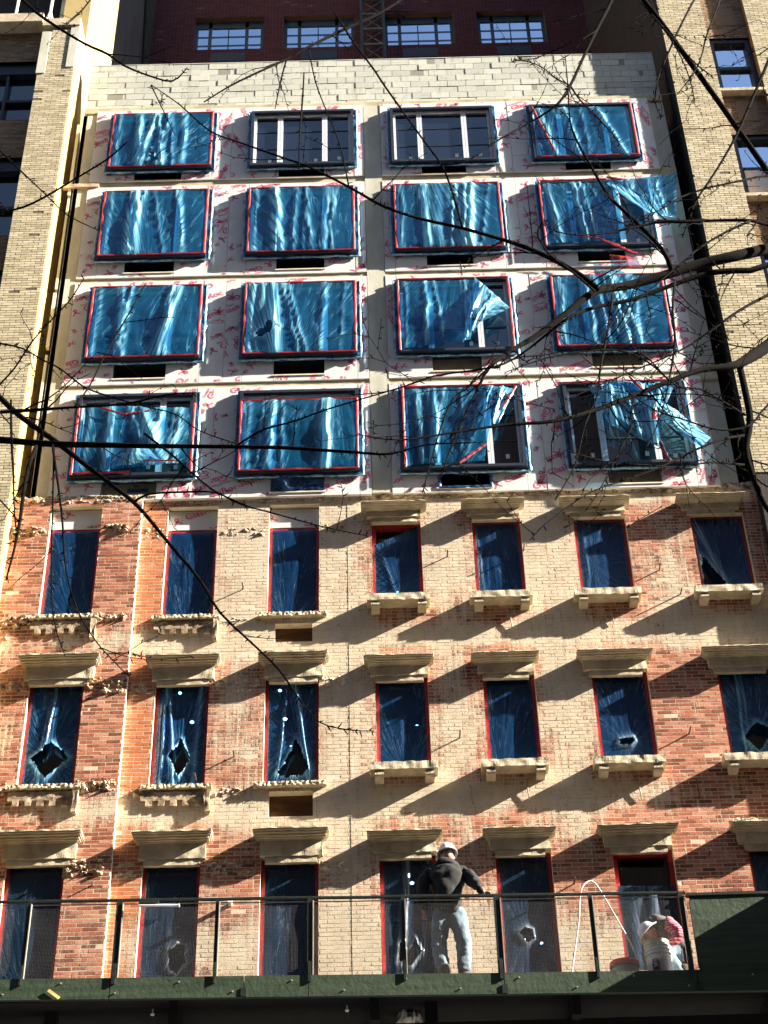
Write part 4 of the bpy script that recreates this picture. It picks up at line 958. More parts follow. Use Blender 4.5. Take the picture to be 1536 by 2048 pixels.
mb = MB(); a = at(97, 1981, YR-.01); b_ = at(118, 1996, YR-.02); mb.box(0, 1, 0, .01, 0, 1); 
mb.v = [(a.x+(b_.x-a.x)*v[0]+(.012 if v[2] else -.012), YR-.012-v[1], a.z+(b_.z-a.z)*v[0]+(.012 if v[2] else -.012)) for v in mb.v]
tag(obj('strap_end', mb, M['yellow'], origin=a), 'short yellow strap end hanging on the green fascia board', 'strap')
p = at(822, 2035, YR+.7); 
o = sheet('crumpled_plastic', [p+Vector((-.2, -.1, -.16)), p+Vector((.14, -.1, -.18)), p+Vector((.10, 0, .10)), p+Vector((-.14, 0, .02))], M['whitefilm'] if 'whitefilm' in M else M['white'], None, [(.3, .4, .1, .08, .8), (.7, .6, .1, .06, .8)], 5, .1, 24, 24, wr=.05, gbase=.5)
tag(o, 'crumpled white plastic bundle hanging in the dark under the platform', 'plastic bundle')

# ---------------------------------------------------------------- people
def skinmesh(chains, sub=2, nz=0., nsc=12, seed=0):
    """chains: list of [(point, (rx, ry)), ...]; each chain starts on an earlier point or is free"""
    me = bpy.data.meshes.new('k'); vs, es, rad = [], [], []; idx = {}
    for ch in chains:
        prev = None
        for p, r in ch:
            key = tuple(round(c, 4) for c in p)
            if key in idx: i = idx[key]
            else: i = len(vs); vs.append(p); rad.append(r if isinstance(r, tuple) else (r, r)); idx[key] = i
            if prev is not None and prev != i: es.append((prev, i))
            prev = i
    me.from_pydata(vs, es, []); o = bpy.data.objects.new('k', me); COL.objects.link(o)
    md = o.modifiers.new('s', 'SKIN'); md.use_smooth_shade = True
    for v, r in zip(me.skin_vertices[0].data, rad): v.radius = r
    me.skin_vertices[0].data[0].use_root = True
    s = o.modifiers.new('u', 'SUBSURF'); s.levels = sub; s.render_levels = sub
    e = bpy.data.meshes.new_from_object(o.evaluated_get(bpy.context.evaluated_depsgraph_get()))
    bpy.data.objects.remove(o)
    mb = MB(); nrm = [v.normal.copy() for v in e.vertices]
    for v, n in zip(e.vertices, nrm):
        q = v.co*nsc+Vector((seed, 0, 0)); d = nz*(noise.noise(q)+.5*noise.noise(q*2.3)) if nz else 0
        mb.v.append(tuple(v.co+n*d))
    mb.f = [tuple(p.vertices) for p in e.polygons]; mb.m = [0]*len(mb.f); bpy.data.meshes.remove(e); return mb
def joinmb(a, b, m=None):
    i = len(a.v); a.v += b.v; a.f += [tuple(q+i for q in f) for f in b.f]; a.m += [m if m is not None else q for q in b.m]; return a
def hand(wrist, dirv, palm_n, thumb_side, curl=.5, s=1.0):
    """palm with four fingers and a thumb, chains for skinmesh"""
    w = Vector(wrist); d = Vector(dirv).normalized(); n = Vector(palm_n).normalized(); sd = d.cross(n).normalized()*thumb_side; out = []
    k1 = w+d*.045*s; k2 = w+d*.085*s
    out.append([(tuple(w), (.024*s, .018*s)), (tuple(k1), (.036*s, .016*s)), (tuple(k2), (.036*s, .014*s))])
    for q, (off, L) in enumerate(((.030, .070), (.010, .080), (-.010, .074), (-.030, .058))):
        b0 = k2+sd*off*s; c1 = b0+(d*(1-curl*.3)-n*curl*.5).normalized()*L*.45*s; c2 = c1+(d*(1-curl)-n*curl*1.3).normalized()*L*.35*s; c3 = c2+(d*(1-curl*1.4)-n*curl*1.6).normalized()*L*.25*s
        out.append([(tuple(k2-d*.02*s+sd*off*s), .010*s), (tuple(b0), .0095*s), (tuple(c1), .009*s), (tuple(c2), .0085*s), (tuple(c3), .007*s)])
    b0 = w+d*.03*s+sd*.03*s; out.append([(tuple(b0), .013*s), (tuple(b0+(d*.6+sd*.8)*.035*s), .011*s), (tuple(b0+(d*1.0+sd*.7-n*curl*.5)*.062*s), .009*s)])
    return out
def helmet(mb_, c, tilt, s=1.0):
    """hard hat: dome, brim and crown ridge, around c, with axis tilt matrix"""
    T = MB(); n = 28
    prof = [(.0, .118), (.035, .115), (.07, .100), (.098, .072), (.113, .035), (.118, .0), (.120, -.018), (.128, -.022), (.145, -.026), (.146, -.032), (.118, -.028)]
    T.lathe((0, 0, 0), prof, n)
    T.v = [(v[0]*.92, v[1]*1.08+(-.03 if (v[2] < -.02 and v[1] < -.06) else 0)*1.0, v[2]) for v in T.v]
    for k in (-1, 0, 1): T.tube([(k*.028, -.10, .055), (k*.028, -.06, .096-abs(k)*.006), (k*.028, 0, .116-abs(k)*.008), (k*.028, .07, .09-abs(k)*.006), (k*.028, .105, .05)], .008, 6)
    T.v = [tuple(Vector(c)+tilt@(Vector(v)*s)) for v in T.v]
    return joinmb(mb_, T)
def head(c, tilt, s=1.0):
    """skull, jaw, nose, ears, brow and eye hollows around centre c, face towards -y before tilt"""
    T = MB(); n = 26; m_ = 20
    def fn(u, v):
        a = 2*pi*u; b_ = pi*(v-.5); x, y, z = cos(b_)*sin(a)*.074, -cos(b_)*cos(a)*.094, sin(b_)*.115
        if z < -.02: k = 1-(-.02-z)*3.2; x *= max(.45, k); y = y*max(.6, 1-(-.02-z)*1.5)-.008
        f = max(0, -y/.094)
        y += -.024*exp(-(x/.013)**2-((z+.012)/.022)**2)*f + .010*exp(-((abs(x)-.03)/.014)**2-((z-.012)/.012)**2)*f - .006*exp(-(x/.03)**2-((z+.052)/.010)**2)*f - .005*exp(-((z-.035)/.01)**2)*f
        x += math.copysign(.018, x)*exp(-((y-.01)/.016)**2-((z+.005)/.028)**2) if abs(x) > .05 else 0
        return (x, y, z)
    T.grid(n, m_, fn); T.v = [tuple(Vector(c)+tilt@(Vector(v)*s)) for v in T.v]; return T
def foot(mb_, heel, toe, s=1.0):
    h, t_ = Vector(heel), Vector(toe)
    return joinmb(mb_, skinmesh([[(tuple(h+Vector((0, 0, .27))), (.070, .070)), (tuple(h+Vector((0, 0, .19))), (.070, .070)), (tuple(h+Vector((0, 0, .10))), (.056, .056)), (tuple(h+Vector((0, 0, .045))), (.052, .045)), (tuple(h*.45+t_*.55+Vector((0, 0, .04))), (.050, .036)), (tuple(t_+Vector((0, 0, .035))), (.044, .03))]], 2, .004, 30))
# standing worker, back to the street, right arm out to the rail
ZD = 9.70; yp = -5.02
W1 = thing('person', 'worker in white hard hat, dark jacket and light jeans standing at the railing', 'person', at(892, 1945, yp).xyz)
bx = at(897, 1800, yp).x; W1.location = (bx, yp, ZD)
def Q(x, y, z): return (bx+x, yp+y, ZD+z)
hipL, hipR = Q(-.10, 0, .90), Q(.10, 0, .90); kL, kR = Q(-.135, .05, .49), Q(.15, -.02, .50); aL, aR = Q(-.075, -.02, .10), Q(.13, .03, .10)
pel, wa, ch_, nk = Q(0, 0, .97), Q(-.01, 0, 1.13), Q(-.015, .01, 1.36), Q(.0, .02, 1.50)
shL, shR = Q(-.225, .0, 1.40), Q(.205, 0, 1.41)
elL, wrL = Q(-.31, -.03, 1.12), Q(-.285, -.06, .86); railp = at(972, 1783, YR+.03)
wrR = (railp.x-.02, YR+.05, tz(10.69, railp.x)); elR = tuple((Vector(shR)+Vector(wrR))/2+Vector((.01, -.02, -.02)))
hd = Q(.01, .045, 1.64)
body = skinmesh([[(pel, (.12, .09)), (wa, (.11, .08)), (ch_, (.13, .09)), (nk, (.06, .06)), (Q(.008, .04, 1.57), (.055, .055))], [(ch_, .1), (shL, .055), (elL, .042), (wrL, .026)], [(ch_, .1), (shR, .055), (elR, .042), (wrR, .026)],
                 [(pel, .1), (hipL, .085), (kL, .055), (aL, .04)], [(pel, .1), (hipR, .085), (kR, .055), (aR, .04)]], 2)
joinmb(body, skinmesh(hand(wrR, (1, -.15, -.12), (0, 0, 1), -1, .25), 1)); joinmb(body, skinmesh(hand(wrL, (.02, -.2, -1), (.2, 1, 0), 1, .6), 1))
joinmb(body, head(hd, Matrix.Rotation(pi+.25, 3, 'Z')@Matrix.Rotation(-.25, 3, 'X')))
obj('body', body, M['skin'], W1, smooth=True)
jk = skinmesh([[(Q(.0, 0, .80), (.20, .15)), (Q(-.005, 0, 1.0), (.225, .17)), (wa, (.225, .165)), (ch_, (.24, .17)), (Q(0, .0, 1.47), (.16, .14)), (Q(.005, .02, 1.60), (.115, .11))],
               [(ch_, .1), (shL, (.088, .085)), (Q(-.29, -.01, 1.27), .088), (elL, .078), (tuple(Vector(wrL)+Vector((0, .0, .03))), .052)], [(ch_, .1), (shR, (.088, .085)), (tuple(Vector(shR)*.6+Vector(elR)*.4), .086), (elR, .072), (tuple(Vector(wrR)+Vector((-.03, 0, .01))), .046)]], 3, .020, 10, 3)
obj('jacket', jk, M['jacket'], W1, smooth=True)
jn = skinmesh([[(Q(0, 0, 1.0), (.17, .13)), (Q(0, 0, .92), (.19, .145))], [(Q(0, 0, .92), .1), (Q(-.10, 0, .82), (.12, .12)), (Q(-.12, .03, .65), .108), (kL, .095), (Q(-.11, .02, .3), .088), (Q(-.08, -.01, .16), .082)],
               [(Q(0, 0, .92), .1), (Q(.10, 0, .82), (.12, .12)), (Q(.13, 0, .65), .108), (kR, .095), (Q(.145, .01, .3), .088), (Q(.13, .02, .16), .082)]], 3, .014, 13, 8)
obj('jeans', jn, M['jeans'], W1, smooth=True)
ft = foot(MB(), aL[:2]+(ZD,), Q(-.09, .17, 0)); foot(ft, aR[:2]+(ZD,), Q(.17, .19, 0)); obj('boots', ft, M['boots'], W1, smooth=True)
obj('hard_hat', helmet(MB(), Vector(hd)+Vector((0, -.01, .055)), Matrix.Rotation(pi+.25, 3, 'Z')@Matrix.Rotation(.12, 3, 'X'), .93), M['helmet'], W1, smooth=True)
# crouching worker leaning over the bucket, facing left
yq = -4.75
q0 = at(1340, 1945, yq); W2 = thing('person', 'crouching worker in white hard hat and red striped sleeves bent over the buckets', 'person', (q0.x, yq, ZD))
bx2 = q0.x
def G(x, y, z): return (bx2+x, yq+y, ZD+z)
hdc = at(1298, 1858, yq-.12); hx, hz = hdc.x-bx2, hdc.z-ZD
pel = G(.13, .06, .42); wa = G(.10, .03, .56); ch_ = G(.0, -.04, .70); nk = G(-.12, -.08, .76); hd2 = (bx2+hx+.02, yq-.12, ZD+hz-.05)
shN, shF = G(.02, -.20, .73), G(-.02, .12, .74); elN, wrN = G(.14, -.30, .53), G(-.06, -.28, .42); elF, wrF = G(-.05, .05, .5), G(-.16, -.1, .40)
kN, kF = G(-.02, -.12, .38), G(-.10, .18, .42); aN, aF = G(.14, -.12, .08), G(.05, .2, .08)
body = skinmesh([[(pel, (.09, .09)), (wa, (.09, .09)), (ch_, (.09, .09)), (nk, (.055, .055)), (tuple(Vector(nk)*.5+Vector(hd2)*.5), (.055, .055))], [(ch_, .1), (shN, .055), (elN, .042), (wrN, .026)], [(ch_, .1), (shF, .055), (elF, .042), (wrF, .026)],
                 [(pel, .1), (kN, .065), (aN, .04)], [(pel, .1), (kF, .065), (aF, .04)]], 2)
joinmb(body, skinmesh(hand(wrN, (-1, .1, -.5), (0, -.6, 1), 1, .5), 1)); joinmb(body, skinmesh(hand(wrF, (-.6, -.3, -.8), (-.5, 0, 1), -1, .5), 1))
TI = Matrix.Rotation(-pi/2-.25, 3, 'Z')@Matrix.Rotation(.75, 3, 'X')
joinmb(body, head(hd2, TI, .82)); obj('body', body, M['skin'], W2, smooth=True)
obj('shirt', skinmesh([[(wa, (.15, .14)), (ch_, (.165, .145))], [(ch_, .12), (shN, .09), (tuple((Vector(shN)+Vector(elN))/2), .082), (elN, .075), (tuple(Vector(wrN)*.8+Vector(elN)*.2), .055)], [(ch_, .12), (shF, .085), (elF, .07), (tuple(Vector(wrF)*.8+Vector(elF)*.2), .055)]], 3, .010, 18, 2), M['flannel'], W2, smooth=True)
obj('vest', skinmesh([[(G(.12, .05, .5), (.165, .15)), (wa, (.18, .165)), (ch_, (.20, .175)), (G(-.10, -.08, .78), (.15, .14)), (G(-.15, -.09, .78), (.13, .13)), (tuple(Vector(nk)*.45+Vector(hd2)*.55), (.10, .10))]], 3, .014, 14, 5), M['vest'], W2, smooth=True)
obj('jeans', skinmesh([[(pel, (.16, .15)), (G(.06, -.05, .42), .12), (kN, .088), (G(.06, -.12, .22), .075), (aN, .07)], [(pel, .15), (kF, .088), (aF, .07)]], 3, .01, 14, 6), M['jeans'], W2, smooth=True)
ft = foot(MB(), aN[:2]+(ZD,), G(0, -.14, 0)); foot(ft, aF[:2]+(ZD,), G(-.1, .22, 0)); obj('boots', ft, M['boots'], W2, smooth=True)
obj('hard_hat', helmet(MB(), Vector(hd2)+TI@Vector((0, -.005, .045)), TI, .95), M['helmet'], W2, smooth=True)
# buckets
def bucket(name, label, px, y, h, r, mat, rim, lab=None, base=0.):
    p = at(px, 1940, y); p.z = ZD+base; t = thing(name, label, 'bucket', p)
    mb = MB(); mb.lathe(p, [(r*.86, 0), (r*.88, .01), (r*.97, h*.72), (r*1.05, h*.73), (r*1.05, h*.76), (r*.98, h*.77), (r*.985, h*.84), (r*1.05, h*.85), (r*1.05, h*.88), (r, h*.89), (r*1.0, h*.97), (r*1.05, h*.975), (r*1.05, h), (r*.94, h), (r*.93, h*.8), (r*.8, .02)], 32)
    obj('shell', mb, mat, t, smooth=False)
    if rim:
        mb = MB(); mb.lathe(p, [(r*1.09, h*.80), (r*1.10, h*.99), (r*1.06, h*1.03), (r*.4, h*1.035), (0.001, h*1.035)], 32); obj('lid', mb, rim, t)
    mb = MB(); mb.tube([(p.x+r*cos(a_)*1.04, p.y-r*sin(a_)*.25-.02, p.z+h*.82-sin(a_)*h*.22) for a_ in [pi*k/12 for k in range(13)]], .004, 5); obj('handle', mb, M['duct'], t)
    return t, p
b1, p1 = bucket('white_bucket', 'lower white plastic bucket with a small dark red X label', 1321, -5.05, .37, .15, M['white'], None)
mb = MB(); mb.grid(6, 3, lambda u, v: (p1.x+.148*sin(-.75+u*.55), p1.y-.148*cos(-.75+u*.55)-.004, p1.z+.06+.14*v)); l_ = obj('label', mb, M['label'], b1)
mb = MB(); vs, fs = TXT['x']; ang = -.47; mb.v = [(p1.x+.156*sin(ang+(v.x-.02)/.15), p1.y-.156*cos(ang+(v.x-.02)/.15), p1.z+.105+v.y) for v in vs]; mb.f = fs; mb.m = [0]*len(fs); obj('label_letter', mb, M['white'], l_)
b2, p2 = bucket('white_bucket', 'upper cream white bucket nested in the other white bucket', 1319, -5.05, .34, .142, simple('cream plastic', (.74, .70, .52), (.6, .55, .4), .4, 6, 4, 0), None, base=.10)
b3, p3 = bucket('red_lid_bucket', 'clear plastic bucket with a bright red rim beside the railing post', 1250, -4.95, .25, .155, simple('greyish clear plastic', (.50, .42, .42), (.34, .27, .27), .35, 6, 4, 0), M['redplastic'])
hp = [at(px, py, y) for px, py, y in ((1143, 1950, -4.9), (1150, 1900, -4.9), (1158, 1840, -4.9), (1160, 1795, -4.9), (1166, 1772, -4.9), (1180, 1762, -4.88), (1193, 1770, -4.86), (1212, 1800, -4.8), (1238, 1845, -4.75), (1258, 1880, -4.75), (1270, 1905, -4.8), (1274, 1925, -4.85))]
sm = []
for k in range(len(hp)-1):
    a0, a1, a2, a3 = hp[max(k-1, 0)], hp[k], hp[k+1], hp[min(k+2, len(hp)-1)]
    for q in range(4):
        s = q/4; sm.append(.5*((2*a1)+(a2-a0)*s+(2*a0-5*a1+4*a2-a3)*s*s+(3*a1-a0-3*a2+a3)*s**3))
mb = MB(); mb.tube(sm, .0085, 8); tag(obj('hose', mb, M['hose'], origin=(hp[0].x, hp[0].y, ZD), smooth=True), 'pale hose standing in a tall loop beside the railing post near the buckets', 'hose')

# ---------------------------------------------------------------- lamps lit inside the rooms
for px, py, yy, r in ((360, 1386, .8, .05), (384, 1444, 1.0, .06), (560, 1381, .8, .05), (570, 1438, .9, .06), (582, 1492, .6, .03), (834, 1452, .8, .05), (358, 1856, 1.0, .05), (824, 1766, .9, .055), (1083, 1886, .8, .04), (795, 1184, .8, .03), (1010, 1020+50, .8, .0)):
    if r == 0: continue
    p = at(px, py, yy)
    row = 'top' if py < 1300 else ('middle' if py < 1600 else 'lowest')
    t = thing('ceiling_lamp', 'lit round lamp ' + ({360: 'high behind the second middle row brick window, upper one', 384: 'behind the second middle row brick window, lower one', 560: 'near the top of the third middle row brick window', 570: 'halfway up the third middle row brick window', 582: 'small and low, beside the tear of the third middle row window', 834: 'behind the fourth middle row brick window', 358: 'behind the lowest row window above its round hole', 824: 'just left of the standing worker', 1083: 'in the window just right of the standing worker', 795: 'at the foot of the fourth top row brick window'}[px]), 'lamp', p, 'lamps lit inside the building')
    mb = MB(); r *= .6; mb.lathe(p, [(.001, -r*.6), (r*.7, -r*.45), (r, 0), (r*.7, r*.4), (.001, r*.5)], 14); obj('bulb', mb, M['lamp'], t)
    mb = MB(); mb.tube([(p.x, p.y, p.z+r*.4), (p.x, p.y, p.z+.25)], .006, 5); obj('cord', mb, M['steel'], t)

# ---------------------------------------------------------------- street trees
def mtree(name, label, trunkx, trunky, limbs, seed, twign):
    rnd = random.Random(seed); t = thing(name, label, 'tree', (trunkx, trunky, .12), 'bare street trees')
    zt = 8.6; mb = MB(); tp = [Vector((trunkx+.05*fb(z*.7, seed), trunky+.05*fb(z*.6, 3), z)) for z in [.1+k*.7 for k in range(15)]]
    mb.tube(tp, [.24-.011*k for k in range(15)], 12); obj('trunk', mb, M['bark'], t)
    cr = MB()
    def smooth(pts):
        o = []
        for k in range(len(pts)-1):
            a0, a1, a2, a3 = pts[max(k-1, 0)], pts[k], pts[k+1], pts[min(k+2, len(pts)-1)]
            for q in range(3):
                s = q/3; o.append(tuple(.5*((2*b1_)+(b2_-b0_)*s+(2*b0_-5*b1_+4*b2_-b3_)*s*s+(3*b1_-b0_-3*b2_+b3_)*s**3) for b0_, b1_, b2_, b3_ in zip(a0, a1, a2, a3)))
        return o+[pts[-1]]
    def bud(p, d, r, ln=None):
        e = Vector((rnd.gauss(0, 1), rnd.gauss(0, 1), rnd.gauss(0, 1))); e = (e-d*e.dot(d)).normalized(); e = (e+d*.5).normalized(); L = ln or rnd.uniform(.02, .045)
        cr.tube([p, p+e*L*.5, p+e*L], [max(.0035, r*.55), max(.0045, r*.5), .0015], 5)
    def twig(p, d, L, r, lev):
        pts = [p.copy()]; n = max(3, int(L/.09)); dd = d.copy()
        for k in range(n):
            dd = (dd+Vector((rnd.gauss(0, .16), rnd.gauss(0, .12), rnd.gauss(-.02, .16)))).normalized(); pts.append(pts[-1]+dd*L/n)
        cr.tube(pts, [max(.0022, r*(1-.75*k/n)) for k in range(n+1)], 5, cap=False)
        for k in range(1, n+1):
            if rnd.random() < .75: bud(pts[k], dd, r*.6)
            if lev < 2 and rnd.random() < .22:
                sd = Vector((rnd.gauss(0, 1), rnd.gauss(0, .5), rnd.gauss(0, 1))).normalized(); twig(pts[k], (dd*.8+sd*.8).normalized(), L*rnd.uniform(.3, .6), r*.6, lev+1)
    for L in limbs:
        y0, y1 = L[0]; pp = L[1]; q = []; n = len(pp)
        for k, (px, py, w) in enumerate(pp):
            y = y0+(y1-y0)*k/(n-1)+.12*fb(px*.01, seed, k*.3); P_ = at(px, py, y); d = (P_-CAM).length; q.append((P_.x, P_.y, P_.z, w*.43*d/FPX))
        if len(L) > 2 and L[2]: # joined to the trunk outside the picture
            a = L[2]; q = [(tp[a].x, tp[a].y, tp[a].z, q[0][3]*1.35), ((tp[a].x+q[0][0])/2, (tp[a].y+q[0][1])/2, (tp[a].z*.45+q[0][2]*.55), q[0][3]*1.15)]+q
        s = smooth(q); cr.tube([v[:3] for v in s], [max(.0025, v[3]) for v in s], 9 if q[0][3] > .02 else 6)
        for k in range(1, len(s)-1):
            p = Vector(s[k][:3]); d = (Vector(s[k+1][:3])-p).normalized(); r = s[k][3]
            if r < .03:
                for _ in range(2):
                    if rnd.random() < .8: bud(p+(Vector(s[k+1][:3])-p)*rnd.random(), d, min(r, .009), rnd.uniform(.02, .05))
            if rnd.random() < twign*(1.0 if r > .006 else .5):
                sd = Vector((rnd.gauss(0, 1), rnd.gauss(0, .4), rnd.gauss(0, 1))).normalized(); twig(p, (d*.7+sd).normalized(), rnd.uniform(.25, .8), min(.007, max(.0035, r*.6)), 1)
    obj('crown', cr, M['bark'], t, smooth=True)
    return t
RT = [((-13.4, -14.6), [(1600, 478, 28), (1536, 497, 26), (1470, 512, 25), (1400, 528, 24), (1330, 550, 22), (1250, 572, 20), (1190, 583, 18), (1130, 628, 14), (1075, 670, 13), (1025, 700, 11), (978, 735, 9), (955, 780, 6), (930, 830, 5), (900, 900, 4), (880, 960, 3)], 12),
      ((-13.6, -14.2), [(1600, 548, 14), (1500, 541, 14), (1420, 546, 13), (1350, 568, 11), (1268, 598, 10), (1200, 612, 9), (1143, 632, 8), (1098, 665, 6), (1040, 710, 5), (983, 735, 5), (868, 752, 4), (780, 782, 3), (700, 790, 2)], 12),
      ((-13.9, -15.2), [(1600, 645, 34), (1545, 685, 30), (1500, 715, 26), (1465, 731, 18), (1400, 740, 14), (1340, 762, 12), (1270, 790, 11), (1190, 820, 10), (1110, 842, 9), (1010, 850, 7), (900, 866, 5), (800, 880, 4), (720, 870, 3)], 10),
      ((-14, -14), [(1478, 728, 15), (1490, 780, 16), (1500, 840, 16), (1492, 900, 15), (1505, 950, 13), (1530, 1010, 12), (1570, 1060, 12)]),
      ((-14, -15), [(1345, 545, 12), (1325, 500, 10), (1278, 450, 9), (1235, 410, 8), (1213, 385, 7), (1183, 335, 6), (1153, 280, 5), (1140, 240, 4), (1136, 175, 3), (1130, 110, 2)]),
      ((-14.3, -14.8), [(1240, -60, 11), (1223, 0, 9), (1198, 50, 8), (1168, 112, 7), (1141, 170, 7), (1113, 210, 6), (1060, 245, 4), (1000, 278, 4), (935, 322, 3), (885, 330, 3)], 14),
      ((-14.1, -15.0), [(1198, 580, 14), (1168, 555, 13), (1118, 525, 12), (1065, 500, 11), (1008, 480, 9), (923, 456, 8), (843, 438, 7), (768, 413, 7), (700, 375, 6), (620, 335, 5), (550, 310, 5), (480, 285, 4), (420, 262, 4), (360, 210, 3), (303, 170, 2)]),
      ((-14.2, -14.2), [(1590, 0, 8), (1550, 90, 7), (1508, 190, 7), (1473, 270, 6), (1433, 340, 5), (1393, 400, 5), (1378, 440, 4), (1365, 475, 3)], 14),
      ((-14.4, -15.0), [(1600, 460, 9), (1536, 450, 9), (1500, 441, 8), (1430, 441, 7), (1370, 444, 7), (1320, 444, 6), (1268, 455, 5), (1215, 466, 4), (1150, 470, 3), (1100, 458, 3), (1092, 440, 2)], 12),
      ((-14.6, -15.2), [(1500, 442, 6), (1450, 465, 6), (1400, 495, 5), (1370, 520, 5), (1300, 580, 4), (1230, 640, 3), (1180, 700, 3)]),
      ((-14, -14.8), [(1278, 0, 4), (1300, 25, 4), (1335, 65, 4), (1370, 105, 3), (1400, 135, 3), (1425, 152, 2)]),
      ((-14, -14.8), [(1388, 0, 5), (1372, 30, 5), (1350, 75, 5), (1333, 115, 4), (1318, 150, 4), (1310, 200, 3), (1322, 235, 3)]),
      ((-14, -14.8), [(1440, 0, 4), (1425, 40, 4), (1412, 75, 4), (1402, 115, 3), (1385, 150, 3), (1353, 190, 2)]),
      ((-14, -14.8), [(1300, 0, 3), (1330, 60, 3), (1360, 110, 3), (1380, 160, 3), (1390, 205, 2)]),
      ((-14.4, -15.2), [(1141, 172, 5), (1160, 200, 4), (1190, 230, 4), (1225, 268, 3), (1240, 290, 2)]),
      ((-14.4, -15.2), [(1141, 172, 4), (1110, 155, 3), (1080, 132, 3), (1040, 120, 3), (1024, 124, 2)]),
      ((-14, -15), [(1600, 365, 6), (1536, 352, 5), (1480, 362, 5), (1420, 375, 4), (1360, 395, 4), (1320, 420, 3), (1270, 437, 2)], 12),
      ((-14, -15), [(1350, 560, 5), (1345, 620, 6), (1350, 680, 6), (1342, 740, 5), (1330, 800, 4), (1315, 850, 3), (1290, 900, 3)]),
      ((-14, -15), [(1225, 590, 7), (1222, 620, 6), (1212, 680, 6), (1200, 740, 5), (1195, 790, 4), (1170, 850, 4), (1150, 930, 3), (1110, 1000, 3)]),
      ((-14, -15), [(1600, 560, 8), (1536, 590, 8), (1480, 620, 7), (1430, 655, 6), (1380, 690, 5), (1330, 715, 4), (1270, 740, 3), (1200, 770, 3), (1130, 800, 2)], 12),
      ((-14, -15), [(1270, 790, 5), (1262, 830, 5), (1265, 850, 5), (1240, 900, 4), (1215, 950, 3), (1180, 1010, 3), (1140, 1050, 2)]),
      ((-14, -15), [(1495, 870, 7), (1440, 880, 6), (1380, 905, 5), (1320, 935, 5), (1250, 960, 4), (1180, 985, 3), (1100, 1040, 3), (1060, 1080, 2)]),
      ((-14, -15), [(1490, 830, 6), (1440, 800, 5), (1400, 778, 5), (1350, 770, 4), (1300, 720, 3), (1260, 690, 3)]),
      ((-14, -15), [(1490, 930, 6), (1420, 925, 4), (1360, 935, 4), (1300, 930, 3), (1220, 925, 3), (1130, 900, 2)]),
      ((-14.2, -15), [(978, 735, 6), (940, 770, 5), (905, 800, 5), (880, 860, 4), (860, 930, 3), (845, 985, 3)]),
      ((-14.2, -15), [(1190, 583, 6), (1140, 540, 5), (1100, 510, 4), (1075, 470, 4), (1085, 445, 3)]),
      ((-14.3, -15), [(1340, 762, 5), (1290, 720, 4), (1230, 700, 4), (1150, 705, 3), (1080, 720, 3), (1010, 745, 2)]),
      ((-14.3, -15), [(1600, 780, 7), (1536, 810, 6), (1500, 850, 5), (1440, 860, 4), (1370, 840, 4), (1310, 820, 3), (1250, 780, 2)], 10)]
